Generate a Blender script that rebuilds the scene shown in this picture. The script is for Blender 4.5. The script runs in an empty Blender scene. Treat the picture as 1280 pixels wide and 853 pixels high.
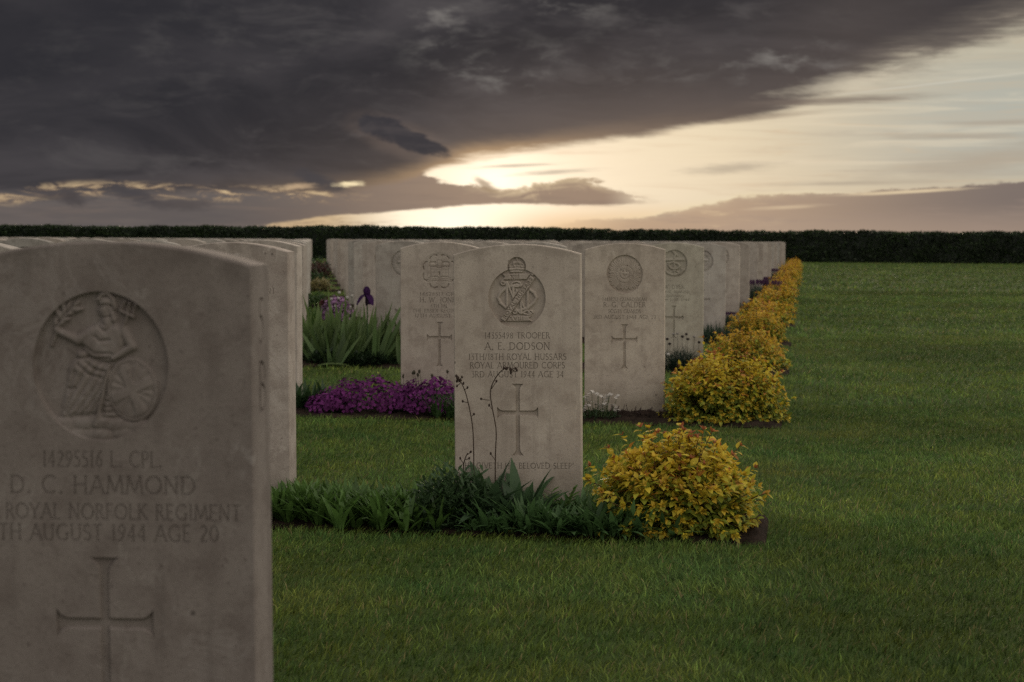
import bpy, math, random
import numpy as np
from mathutils import Vector, Matrix, geometry
R = math.radians
rng = np.random.default_rng(11)
random.seed(5)
scene = bpy.context.scene
COL = scene.collection

# ------------------------------------------------------------------ camera
F_PX, YAW, CAMH, ROLL = 2200.0, 0.1654, 0.845, 0.0062
PITCH = math.atan((426.5 - 299.8) / F_PX)
cam_d = bpy.data.cameras.new('camera'); cam = bpy.data.objects.new('camera', cam_d); COL.objects.link(cam)
cam_d.sensor_width = 36.0; cam_d.lens = 36.0 * F_PX / 1280.0
cam_d.clip_start = 0.05; cam_d.clip_end = 20000
CM = Matrix.Rotation(YAW, 4, 'Z') @ Matrix.Rotation(R(90) - PITCH, 4, 'X') @ Matrix.Rotation(ROLL, 4, 'Z')
CM.translation = (0, 0, CAMH)
cam.matrix_world = CM
scene.camera = cam
cam_d.dof.use_dof = True; cam_d.dof.focus_distance = 5.25; cam_d.dof.aperture_fstop = 8.5

def G(px, py, z=0.0):
    """the point of the ground seen at a place of the photograph (used to read off where beds and plants stand)"""
    d = CM.to_3x3() @ Vector(((px - 640) / F_PX, (426.5 - py) / F_PX, -1.0))
    t = (z - CAMH) / d.z
    return Vector((d.x * t, d.y * t, z))

# ------------------------------------------------------------------ object helpers
def tag(o, label=None, cat=None, group=None, kind=None):
    if label: o['label'] = label
    if cat: o['category'] = cat
    if group: o['group'] = group
    if kind: o['kind'] = kind
    return o

def link(name, data, parent=None):
    o = bpy.data.objects.new(name, data); COL.objects.link(o)
    if parent: o.parent = parent
    return o

def empty(name, loc, label, cat, group=None, rz=0.0):
    o = link(name, None); o.location = loc; o.rotation_euler = (0, 0, rz); o.empty_display_size = .1
    return tag(o, label, cat, group)

def mesh_np(name, V, quads=None, tris=None, col=None, mats=(), smooth=True, mat_idx=None):
    V = np.asarray(V, np.float32).reshape(-1, 3)
    me = bpy.data.meshes.new(name)
    q = np.zeros((0, 4), np.int32) if quads is None else np.asarray(quads, np.int32).reshape(-1, 4)
    t = np.zeros((0, 3), np.int32) if tris is None else np.asarray(tris, np.int32).reshape(-1, 3)
    loops = np.concatenate([q.ravel(), t.ravel()])
    nq, nt = len(q), len(t)
    me.vertices.add(len(V)); me.vertices.foreach_set('co', V.ravel())
    me.loops.add(len(loops)); me.loops.foreach_set('vertex_index', loops)
    me.polygons.add(nq + nt)
    st = np.concatenate([np.arange(nq) * 4, nq * 4 + np.arange(nt) * 3]).astype(np.int32)
    me.polygons.foreach_set('loop_start', st)
    me.polygons.foreach_set('use_smooth', np.full(nq + nt, smooth))
    for m in mats: me.materials.append(m)
    if mat_idx is not None: me.polygons.foreach_set('material_index', np.asarray(mat_idx, np.int32))
    if col is not None:
        a = me.attributes.new('Col', 'FLOAT_COLOR', 'POINT')
        c = np.ones((len(V), 4), np.float32); c[:, :3] = np.clip(col, 0, 1)
        a.data.foreach_set('color', c.ravel())
    me.update(calc_edges=True)
    return me

class MB:
    """collects pieces of ONE mesh"""
    def __init__(s): s.v = []; s.q = []; s.t = []; s.c = []; s.n = 0
    def add(s, V, q=None, t=None, col=(.5, .5, .5)):
        V = np.asarray(V, float).reshape(-1, 3)
        if q is not None and len(q): s.q.append(np.asarray(q).reshape(-1, 4) + s.n)
        if t is not None and len(t): s.t.append(np.asarray(t).reshape(-1, 3) + s.n)
        c = np.asarray(col, float)
        s.c.append(np.broadcast_to(c, V.shape) if c.ndim == 1 else c)
        s.v.append(V); s.n += len(V)
    def mesh(s, name, mats, smooth=True):
        return mesh_np(name, np.concatenate(s.v), np.concatenate(s.q) if s.q else None,
                       np.concatenate(s.t) if s.t else None, np.concatenate(s.c), mats, smooth)

def nrm(a): return a / np.maximum(np.linalg.norm(a, axis=-1, keepdims=True), 1e-9)

PROF = {
    'ovate': [.10, .72, 1.0, .86, .50, .03],
    'lance': [.30, .70, 1.0, .95, .60, .03],
    'sword': [.9, 1.0, .96, .80, .48, .03],
    'needle': [.8, 1.0, .8, .08],
    'petal': [.25, .8, 1.0, .85, .35],
}
def leaves(mb, base, dirs, up, L, W, droop, fold, prof, col, tipcol=None):
    base = np.asarray(base, float); N = len(base)
    if N == 0: return
    dirs = nrm(np.asarray(dirs, float)); up = np.asarray(up, float)
    L = np.broadcast_to(L, N); W = np.broadcast_to(W, N); droop = np.broadcast_to(droop, N); fold = np.broadcast_to(fold, N)
    side = nrm(np.cross(dirs, up)); nn = np.cross(side, dirs)
    w = np.array(PROF[prof]); S = len(w); t = np.linspace(0, 1, S)
    p = base[:, None, :] + dirs[:, None, :] * (L[:, None] * t * (1 - .25 * np.minimum(np.abs(droop), 1.5)[:, None] * t))[..., None] \
        - nn[:, None, :] * (droop[:, None] * L[:, None] * t ** 2)[..., None]
    hw = (W[:, None] * .5 * w)[..., None]
    f = (fold[:, None] * W[:, None] * .5 * w)[..., None]
    a = p - side[:, None, :] * hw + nn[:, None, :] * f
    b = p + side[:, None, :] * hw + nn[:, None, :] * f
    V = np.stack([a, p, b], axis=2).reshape(-1, 3)
    idx = (np.arange(N)[:, None] * S * 3 + np.arange(S - 1)[None, :] * 3)
    q1 = np.stack([idx, idx + 1, idx + 4, idx + 3], -1).reshape(-1, 4)
    q2 = np.stack([idx + 1, idx + 2, idx + 5, idx + 4], -1).reshape(-1, 4)
    c = np.broadcast_to(np.asarray(col, float), (N, 3))
    if tipcol is None: C = np.repeat(c, S * 3, axis=0)
    else:
        tc = np.broadcast_to(np.asarray(tipcol, float), (N, 3))
        C = (c[:, None, :] * (1 - t[None, :, None] ** 2) + tc[:, None, :] * t[None, :, None] ** 2)
        C = np.repeat(C[:, :, None, :], 3, axis=2).reshape(-1, 3)
    mb.add(V, np.concatenate([q1, q2]), None, C)

def tubes(mb, paths, rad, col, n=5):
    """paths: list of (k,3); rad: start,end"""
    for P in paths:
        P = np.asarray(P, float); k = len(P)
        T = nrm(np.gradient(P, axis=0)); ref = np.array([.31, .95, .05]); A = nrm(np.cross(T, ref)); B = np.cross(T, A)
        r = np.linspace(rad[0], rad[1], k)[:, None, None]
        a = np.linspace(0, 2 * np.pi, n, endpoint=False)
        V = P[:, None, :] + r * (A[:, None, :] * np.cos(a)[None, :, None] + B[:, None, :] * np.sin(a)[None, :, None])
        i = np.arange(k - 1)[:, None] * n; j = np.arange(n)[None, :]; j2 = (j + 1) % n
        mb.add(V.reshape(-1, 3), np.stack([i + j, i + j2, i + n + j2, i + n + j], -1).reshape(-1, 4), None, col)

def blob(mb, c, r, col, n=8, m=6, jit=0.0):
    th = np.linspace(0, 2 * np.pi, n, endpoint=False); ph = np.linspace(0, np.pi, m)
    V = np.stack([np.outer(np.sin(ph), np.cos(th)), np.outer(np.sin(ph), np.sin(th)), np.outer(np.cos(ph), np.ones(n))], -1).reshape(-1, 3)
    if jit: V = V * (1 + rng.uniform(-jit, jit, (len(V), 1)))
    i = np.arange(m - 1)[:, None] * n; j = np.arange(n)[None, :]; j2 = (j + 1) % n
    mb.add(V * np.asarray(r) + np.asarray(c), np.stack([i + j, i + n + j, i + n + j2, i + j2], -1).reshape(-1, 4), None, col)

# ------------------------------------------------------------------ node helpers
class E_:
    """arithmetic on node sockets"""
    def __init__(s, nt, sock): s.nt = nt; s.k = sock
    def _m(s, op, *o, clamp=False):
        n = s.nt.nodes.new('ShaderNodeMath'); n.operation = op; n.use_clamp = clamp
        for i, x in enumerate((s,) + o):
            if isinstance(x, E_): s.nt.links.new(x.k, n.inputs[i])
            else: n.inputs[i].default_value = float(x)
        return E_(s.nt, n.outputs[0])
    def _r(s, x): 
        v = s.nt.nodes.new('ShaderNodeValue'); v.outputs[0].default_value = float(x); return E_(s.nt, v.outputs[0])
    def __add__(s, o): return s._m('ADD', o)
    __radd__ = __add__
    def __mul__(s, o): return s._m('MULTIPLY', o)
    __rmul__ = __mul__
    def __sub__(s, o): return s._m('SUBTRACT', o)
    def __rsub__(s, o): return s._r(o)._m('SUBTRACT', s)
    def __truediv__(s, o): return s._m('DIVIDE', o)
    def __pow__(s, o): return s._m('POWER', o)
    def sqrt(s): return s._m('SQRT')
    def exp(s): return s._m('EXPONENT')
    def abs(s): return s._m('ABSOLUTE')
    def max(s, o): return s._m('MAXIMUM', o)
    def min(s, o): return s._m('MINIMUM', o)
    def clamp(s): return s._m('ADD', 0.0, clamp=True)
    def ss(s, a, b):
        n = s.nt.nodes.new('ShaderNodeMapRange'); n.interpolation_type = 'SMOOTHSTEP'
        s.nt.links.new(s.k, n.inputs['Value'])
        inv = a > b
        n.inputs['From Min'].default_value = min(a, b); n.inputs['From Max'].default_value = max(a, b)
        n.inputs['To Min'].default_value = 1.0 if inv else 0.0; n.inputs['To Max'].default_value = 0.0 if inv else 1.0
        return E_(s.nt, n.outputs[0])

def mixc(nt, f, a, b, mode='MIX'):
    n = nt.nodes.new('ShaderNodeMix'); n.data_type = 'RGBA'; n.blend_type = mode; n.clamp_factor = True
    for s_, v in ((n.inputs[0], f), (n.inputs[6], a), (n.inputs[7], b)):
        if isinstance(v, E_): nt.links.new(v.k, s_)
        elif hasattr(v, 'is_output'): nt.links.new(v, s_)
        elif isinstance(v, (tuple, list)): s_.default_value = (*v, 1.0)
        else: s_.default_value = v
    return n.outputs[2]

def noise(nt, vec, scale, detail=4, rough=.55, dist=0.0, lac=2.0):
    n = nt.nodes.new('ShaderNodeTexNoise'); n.inputs['Scale'].default_value = scale; n.inputs['Detail'].default_value = detail
    n.inputs['Roughness'].default_value = rough; n.inputs['Distortion'].default_value = dist; n.inputs['Lacunarity'].default_value = lac
    if vec is not None: nt.links.new(vec, n.inputs['Vector'])
    return E_(nt, n.outputs[0])

def comb(nt, x, y, z=0.0):
    n = nt.nodes.new('ShaderNodeCombineXYZ')
    for i, v in enumerate((x, y, z)):
        if isinstance(v, E_): nt.links.new(v.k, n.inputs[i])
        else: n.inputs[i].default_value = float(v)
    return n.outputs[0]

def new_mat(name):
    m = bpy.data.materials.new(name); m.use_nodes = True; nt = m.node_tree
    for n in list(nt.nodes): nt.nodes.remove(n)
    out = nt.nodes.new('ShaderNodeOutputMaterial')
    return m, nt, out

def principled(nt, out, color, rough=.8, normal=None, spec=.3):
    p = nt.nodes.new('ShaderNodeBsdfPrincipled')
    if isinstance(color, tuple): p.inputs['Base Color'].default_value = (*color, 1)
    else: nt.links.new(color, p.inputs['Base Color'])
    p.inputs['Roughness'].default_value = rough; p.inputs['Specular IOR Level'].default_value = spec
    if normal is not None: nt.links.new(normal, p.inputs['Normal'])
    if out is not None: nt.links.new(p.outputs[0], out.inputs['Surface'])
    return p

def bump(nt, h, strength=.3, dist=.01):
    b = nt.nodes.new('ShaderNodeBump'); b.inputs['Strength'].default_value = strength; b.inputs['Distance'].default_value = dist
    nt.links.new(h.k, b.inputs['Height']); return b.outputs[0]

# ------------------------------------------------------------------ materials
def stone_mat(name, dirt=0.0, veins=0.0):
    m, nt, out = new_mat(name)
    tc = nt.nodes.new('ShaderNodeTexCoord'); oi = nt.nodes.new('ShaderNodeObjectInfo')
    rnd = E_(nt, oi.outputs['Random'])
    off = comb(nt, rnd * 37.0, rnd * 91.0, rnd * 13.0)
    va = nt.nodes.new('ShaderNodeVectorMath'); va.operation = 'ADD'
    nt.links.new(tc.outputs['Object'], va.inputs[0]); nt.links.new(off, va.inputs[1]); P = va.outputs[0]
    big = noise(nt, P, 3.2, 5, .6); mid = noise(nt, P, 17, 5, .65); fine = noise(nt, P, 150, 4, .7)
    c = mixc(nt, big.ss(.32, .68), (.37, .325, .280), (.46, .412, .355))
    c = mixc(nt, mid.ss(.42, .70) * .6, c, (.265, .222, .188))
    c = mixc(nt, fine.ss(.50, .70) * .42, c, (.215, .18, .155))
    # shell flecks and pale scratches in the limestone
    sx = nt.nodes.new('ShaderNodeMapping'); sx.inputs['Scale'].default_value = (1, 1, .45); nt.links.new(P, sx.inputs[0])
    v1 = noise(nt, sx.outputs[0], 9.0, 6, .62, .9)
    vein = (v1 - .5).abs().ss(.016, .0) * noise(nt, P, 5.0, 2).ss(.50, .64)
    c = mixc(nt, vein * (.30 + .55 * veins), c, (.56, .52, .45))
    patch = noise(nt, P, 15.0, 6, .72, .5).ss(.59, .70) * noise(nt, P, 3.6, 2).ss(.42, .58)
    c = mixc(nt, patch * (.34 + 1.3 * veins), c, (.54, .50, .44))
    if veins:
        sc = (noise(nt, P, 6.0, 8, .76, 1.3) - .5).abs().ss(.030, .006) * noise(nt, P, 4.2, 3).ss(.50, .60)
        c = mixc(nt, sc * .30, c, (.60, .56, .50))
        bl = noise(nt, P, 11.0, 7, .74, .7).ss(.55, .66) * noise(nt, P, 2.6, 2).ss(.45, .60)
        c = mixc(nt, bl * .26, c, (.58, .54, .48))
    pit = noise(nt, P, 75, 3, .6).ss(.66, .74)
    c = mixc(nt, pit * .5, c, (.15, .12, .10))
    z_ = nt.nodes.new('ShaderNodeSeparateXYZ'); nt.links.new(tc.outputs['Object'], z_.inputs[0])
    low = E_(nt, z_.outputs[2]) + (big - .5) * .25
    c = mixc(nt, low.ss(.20, .02) * .45, c, (.20, .185, .13))
    topd = low.ss(.74, .84) * mid.ss(.38, .62)
    c = mixc(nt, topd * .35, c, (.22, .20, .17))
    # lichen dots
    vo = nt.nodes.new('ShaderNodeTexVoronoi'); vo.inputs['Scale'].default_value = 34; nt.links.new(P, vo.inputs['Vector'])
    dots = E_(nt, vo.outputs['Distance']).ss(.17, .10) * noise(nt, P, 6.5, 2).ss(.60, .66)
    c = mixc(nt, dots * .7, c, (.10, .085, .07))
    # rain streaks down the stone
    st = nt.nodes.new('ShaderNodeMapping'); st.inputs['Scale'].default_value = (26, 26, 1.1); nt.links.new(P, st.inputs[0])
    streak = noise(nt, st.outputs[0], 1.0, 3, .6).ss(.52, .75)
    c = mixc(nt, streak * .34, c, (.22, .19, .16))
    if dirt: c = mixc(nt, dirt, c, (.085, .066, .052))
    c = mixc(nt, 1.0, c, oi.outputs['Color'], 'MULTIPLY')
    h = fine * .5 + mid * .6
    principled(nt, out, c, .86, bump(nt, h, .35, .004), .25)
    return m
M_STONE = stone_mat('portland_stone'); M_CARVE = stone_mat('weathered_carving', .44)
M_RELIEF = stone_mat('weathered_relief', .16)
M_STONE_V = stone_mat('veined_portland_stone', 0, .45); M_CARVE_V = stone_mat('lightly_weathered_carving', .05)

def leaf_mat(name, trans=.35, rough=.5, spec=.35, vary=.25):
    m, nt, out = new_mat(name)
    at = nt.nodes.new('ShaderNodeAttribute'); at.attribute_name = 'Col'
    tc = nt.nodes.new('ShaderNodeTexCoord')
    n = noise(nt, tc.outputs['Object'], 60, 3)
    c = mixc(nt, n.ss(.35, .7) * vary, at.outputs['Color'], (.9, .9, .9), 'MULTIPLY')
    n2 = noise(nt, tc.outputs['Object'], 9, 2)
    c = mixc(nt, n2.ss(.4, .65) * vary, c, (.62, .66, .6), 'MULTIPLY')
    p = principled(nt, None, c, rough, None, spec)
    tr = nt.nodes.new('ShaderNodeBsdfTranslucent'); nt.links.new(c, tr.inputs['Color'])
    mx = nt.nodes.new('ShaderNodeMixShader'); mx.inputs[0].default_value = trans
    nt.links.new(p.outputs[0], mx.inputs[1]); nt.links.new(tr.outputs[0], mx.inputs[2]); nt.links.new(mx.outputs[0], out.inputs['Surface'])
    return m
M_LEAF = leaf_mat('leaf'); M_GOLD = leaf_mat('golden_leaf', .38, .55, .25); M_PETAL = leaf_mat('petal', .3, .7, .1)
M_STEM = leaf_mat('stem', .0, .8, .15); M_GRASS = leaf_mat('grass_blade', .28, .6, .16, .25); M_HEDGE = leaf_mat('hedge_leaf', .2, .5, .3)

def soil_mat():
    m, nt, out = new_mat('soil'); tc = nt.nodes.new('ShaderNodeTexCoord')
    a = noise(nt, tc.outputs['Object'], 14, 6, .7); b = noise(nt, tc.outputs['Object'], 70, 5, .7)
    c = mixc(nt, a.ss(.3, .7), (.020, .014, .010), (.052, .035, .026)); c = mixc(nt, b.ss(.55, .8) * .5, c, (.10, .072, .054))
    principled(nt, out, c, .95, bump(nt, a + b * .6, .9, .03), .1); return m
M_SOIL = soil_mat()

def lawn_mat():
    m, nt, out = new_mat('lawn_turf'); tc = nt.nodes.new('ShaderNodeTexCoord'); P = tc.outputs['Object']
    a = noise(nt, P, 1.3, 5, .6); b = noise(nt, P, 26, 5, .7); c0 = noise(nt, P, .35, 3, .55)
    c = mixc(nt, a.ss(.3, .7), (.042, .069, .016), (.062, .094, .023))
    c = mixc(nt, b.ss(.45, .75) * .6, c, (.030, .045, .014))
    c = mixc(nt, c0.ss(.5, .7) * .4, c, (.068, .086, .026))
    mp = nt.nodes.new('ShaderNodeMapping'); mp.inputs['Rotation'].default_value = (0, 0, R(62)); mp.inputs['Scale'].default_value = (.9, .03, 1)
    nt.links.new(P, mp.inputs[0]); s = noise(nt, mp.outputs[0], 1.6, 2, .5).ss(.40, .62)
    c = mixc(nt, s * .35, c, (.072, .092, .032))
    principled(nt, out, c, .95, bump(nt, b, .6, .03), .1); return m
M_LAWN = lawn_mat()

def hill_mat():
    m, nt, out = new_mat('hillside'); tc = nt.nodes.new('ShaderNodeTexCoord')
    a = noise(nt, tc.outputs['Object'], .01, 4)
    principled(nt, out, mixc(nt, a.ss(.3, .7), (.04, .05, .03), (.07, .07, .045)), 1.0, None, 0); return m
M_HILL = hill_mat()

# ------------------------------------------------------------------ carved lettering
def arc(cx, cy, rx, ry, a0, a1, n=11):
    return [(cx + rx * math.cos(R(a0 + (a1 - a0) * i / (n - 1))), cy + ry * math.sin(R(a0 + (a1 - a0) * i / (n - 1)))) for i in range(n)]
TK, TN = .108, .074
GL = {
 'A': (.84, [([(.02, 0), (.42, 1)], TN), ([(.42, 1), (.82, 0)], TK), ([(.17, .36), (.67, .36)], TN)]),
 'B': (.64, [([(.1, 0), (.1, 1)], TK), ([(.1, .97), (.3, .97)] + arc(.32, .75, .2, .22, 90, -90) + [(.1, .53)], TN), ([(.1, .53), (.34, .53)] + arc(.34, .28, .24, .25, 90, -90) + [(.1, .03)], TN)]),
 'C': (.86, [(arc(.5, .5, .44, .47, 48, 312, 17), TK)]),
 'D': (.86, [([(.1, 0), (.1, 1)], TK), ([(.1, .97), (.34, .97)] + arc(.36, .5, .42, .47, 90, -90, 15) + [(.1, .03)], TN + .02)]),
 'E': (.60, [([(.1, 0), (.1, 1)], TK), ([(.1, .97), (.55, .97)], TN), ([(.1, .52), (.47, .52)], TN), ([(.1, .03), (.57, .03)], TN)]),
 'F': (.56, [([(.1, 0), (.1, 1)], TK), ([(.1, .97), (.53, .97)], TN), ([(.1, .52), (.45, .52)], TN)]),
 'G': (.90, [(arc(.5, .5, .44, .47, 48, 300, 17), TK), ([(.78, .06), (.78, .42)], TK), ([(.62, .42), (.86, .42)], TN)]),
 'H': (.84, [([(.1, 0), (.1, 1)], TK), ([(.72, 0), (.72, 1)], TK), ([(.1, .51), (.72, .51)], TN)]),
 'I': (.28, [([(.14, 0), (.14, 1)], TK)]),
 'J': (.34, [([(.22, 1), (.22, .0), (.16, -.16), (.0, -.22)], TK)]),
 'K': (.74, [([(.1, 0), (.1, 1)], TK), ([(.62, 1), (.13, .48)], TN), ([(.24, .58), (.68, 0)], TK)]),
 'L': (.56, [([(.1, 0), (.1, 1)], TK), ([(.1, .03), (.53, .03)], TN)]),
 'M': (1.02, [([(.06, 0), (.16, 1)], TN), ([(.16, 1), (.5, .08)], TK), ([(.5, .08), (.84, 1)], TN), ([(.84, 1), (.95, 0)], TK)]),
 'N': (.84, [([(.1, 0), (.1, 1)], TN), ([(.1, 1), (.72, 0)], TK), ([(.72, 0), (.72, 1)], TN)]),
 'O': (.96, [(arc(.48, .5, .43, .47, 0, 360, 25), TK)]),
 'P': (.58, [([(.1, 0), (.1, 1)], TK), ([(.1, .97), (.28, .97)] + arc(.3, .72, .22, .25, 90, -90) + [(.1, .47)], TN)]),
 'Q': (.96, [(arc(.48, .5, .43, .47, 0, 360, 25), TK), ([(.5, .1), (.95, -.2)], TN)]),
 'R': (.68, [([(.1, 0), (.1, 1)], TK), ([(.1, .97), (.28, .97)] + arc(.3, .74, .22, .23, 90, -90) + [(.1, .51)], TN), ([(.3, .51), (.66, 0)], TK)]),
 'S': (.56, [(arc(.28, .74, .2, .23, 35, 270, 11) + arc(.28, .27, .22, .24, 80, -150, 11), TN + .03)]),
 'T': (.72, [([(.36, 0), (.36, 1)], TK), ([(.03, .97), (.69, .97)], TN)]),
 'U': (.80, [([(.1, 1), (.1, .32)] + arc(.39, .32, .29, .29, 180, 360, 11) + [(.68, 1)], TN + .02)]),
 'V': (.80, [([(.03, 1), (.4, 0)], TK), ([(.4, 0), (.77, 1)], TN)]),
 'W': (1.14, [([(.03, 1), (.31, 0)], TK), ([(.31, 0), (.57, .95)], TN), ([(.57, .95), (.83, 0)], TK), ([(.83, 0), (1.11, 1)], TN)]),
 'X': (.76, [([(.05, 1), (.7, 0)], TK), ([(.68, 1), (.06, 0)], TN)]),
 'Y': (.74, [([(.03, 1), (.37, .48)], TK), ([(.71, 1), (.37, .48)], TN), ([(.37, .5), (.37, 0)], TK)]),
 '0': (.62, [(arc(.31, .5, .25, .47, 0, 360, 21), TN + .02)]),
 '1': (.34, [([(.18, 0), (.18, 1)], TK)]),
 '2': (.58, [(arc(.27, .74, .21, .23, 160, -35, 11) + [(.06, .04)], TN + .02), ([(.04, .04), (.54, .04)], TN)]),
 '3': (.54, [([(.06, .97), (.46, .97), (.22, .6)], TN), (arc(.22, .28, .24, .3, 95, -130, 11), TN + .02)]),
 '4': (.60, [([(.42, 0), (.42, 1)], TK), ([(.42, .98), (.04, .3)], TN), ([(.04, .28), (.57, .28)], TN)]),
 '5': (.52, [([(.46, .97), (.12, .97), (.1, .58)], TN), (arc(.2, .3, .24, .29, 100, -130, 11), TN + .02)]),
 '6': (.58, [(arc(.29, .3, .21, .27, 0, 360, 17), TN), ([(.09, .36), (.2, .7), (.46, 1)], TN + .02)]),
 '7': (.52, [([(.04, .96), (.48, .96)], TN), ([(.48, .96), (.16, 0)], TK)]),
 '8': (.54, [(arc(.26, .74, .17, .22, 0, 360, 15), TN), (arc(.26, .27, .21, .25, 0, 360, 17), TN)]),
 '9': (.58, [(arc(.29, .7, .21, .27, 0, 360, 17), TN), ([(.49, .64), (.38, .3), (.12, 0)], TN + .02)]),
 '.': (.26, [([(.13, .0), (.13, .13)], .13)]),
 '/': (.40, [([(.04, -.05), (.36, 1.05)], TN)]),
 '"': (.34, [([(.10, .72), (.10, 1.02)], .07), ([(.24, .72), (.24, 1.02)], .07)]),
}
def stroke_poly(pts, w):
    P = np.array(pts, float); closed = np.allclose(P[0], P[-1])
    T = np.gradient(P, axis=0)
    if closed: T[0] = T[-1] = (P[1] - P[-2])
    T = nrm(T); Nn = np.stack([-T[:, 1], T[:, 0]], 1) * w / 2
    return P + Nn, P - Nn, closed

def text_width(s, tr=.12): return sum((GL[c][0] + tr) if c != ' ' else .5 for c in s) - tr

def text_polys(s, x0, zb, cap, width=None, tr=.12, xs=None):
    """list of polygons; glyphs squeezed so that the line has the given width"""
    tw = text_width(s, tr); sx = (width / tw) if width else cap
    out = []; x = 0.0
    for c in s:
        if c == ' ': x += .5; continue
        adv, strokes = GL[c]
        for pts, w in strokes:
            q = [(p[0], p[1]) for p in pts]
            a, b, closed = stroke_poly(q, w)
            segs = []
            if closed:
                h = len(a) // 2
                segs.append(np.concatenate([a[:h + 1], b[:h + 1][::-1]])); segs.append(np.concatenate([a[h:], b[h:][::-1]]))
            else:
                for i in range(len(a) - 1) if len(a) > 5 and False else [0]:
                    segs.append(np.concatenate([a, b[::-1]]))
                for e, d in ((0, 1), (-1, -2)):            # serifs on the baseline and the cap line
                    px, py = q[e]; dx, dy = q[d][0] - px, q[d][1] - py
                    if (abs(py) < .02 or abs(py - 1) < .02) and abs(dy) > .7 * math.hypot(dx, dy):
                        s_ = 1 if py < .5 else -1; y0 = py - .002 * s_
                        segs.append(np.array([(px - .15, y0), (px + .15, y0), (px + .06, y0 + .075 * s_), (px - .06, y0 + .075 * s_)]))
            for g in segs:
                j = random.uniform(-.003, .003)
                out.append([(x0 + (x + p[0] + j) * sx, zb + (p[1] + j) * cap) for p in g])
        x += adv + tr
    return out

def centred(s, cx, zb, cap, width): return text_polys(s, cx - width / 2, zb, cap, width)

def poly_offset(P, d):
    P = np.array(P, float); n = len(P)
    if sum(P[i][0] * P[(i + 1) % n][1] - P[(i + 1) % n][0] * P[i][1] for i in range(n)) < 0: P = P[::-1]
    a = nrm(P - np.roll(P, 1, 0)); b = nrm(np.roll(P, -1, 0) - P)
    na = np.stack([-a[:, 1], a[:, 0]], 1); nb = np.stack([-b[:, 1], b[:, 0]], 1)
    m = nrm(na + nb); c = np.maximum((m * na).sum(1), .35)
    return P, P + m * (d / c)[:, None]

def cross_poly(zt, za, zb, hw=.0066, ah=.0072, half=.0615, fl=.0125):
    """a Latin cross with curved, splayed ends; zt top, za arm axis, zb foot (heights)"""
    def end(n=6): return [(i / (n - 1)) for i in range(n)]
    pts = []
    top = [(hw + fl * (1 - t) ** 2.2, zt - .020 * t) for t in end()]           # right side of the top splay, downwards
    arm_t = [(half - .017 * (1 - t), za + ah + fl * .95 * t ** 2.2) for t in end()]   # upper side of the right arm
    arm_b = [(half - .017 * t, za - ah - fl * .75 * (1 - t) ** 2.2) for t in end()]
    foot = [(hw + fl * t ** 2.2, zb + .020 * (1 - t)) for t in end()]
    right = top + [(hw, za + ah)] + arm_t + arm_b + [(hw, za - ah)] + foot
    left = [(-x, z) for x, z in right[::-1]]
    return right + left

# ------------------------------------------------------------------ headstones
SW, SH, ST = .38, .832, .086
def outline(w, h, inset=0.0, below=.12, rise=.030):
    w2 = w / 2 - inset; zs = h - rise
    pts = [(-w2, -below + inset), (w2, -below + inset), (w2, zs - inset)]
    n = 22
    for i in range(1, n):
        t = 1 - 2 * i / n
        pts.append((w2 * t, zs - inset + rise * (1 - t * t)))
    pts.append((-w2, zs - inset))
    return pts

def ring(bd, n): 
    return [(bd['x'] + bd['R'](2 * math.pi * i / n)[0], bd['z'] + bd['R'](2 * math.pi * i / n)[1]) for i in range(n)]

def ccw(P):
    a = sum(P[i][0] * P[(i + 1) % len(P)][1] - P[(i + 1) % len(P)][0] * P[i][1] for i in range(len(P)))
    return list(P) if a > 0 else list(P)[::-1]

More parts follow.
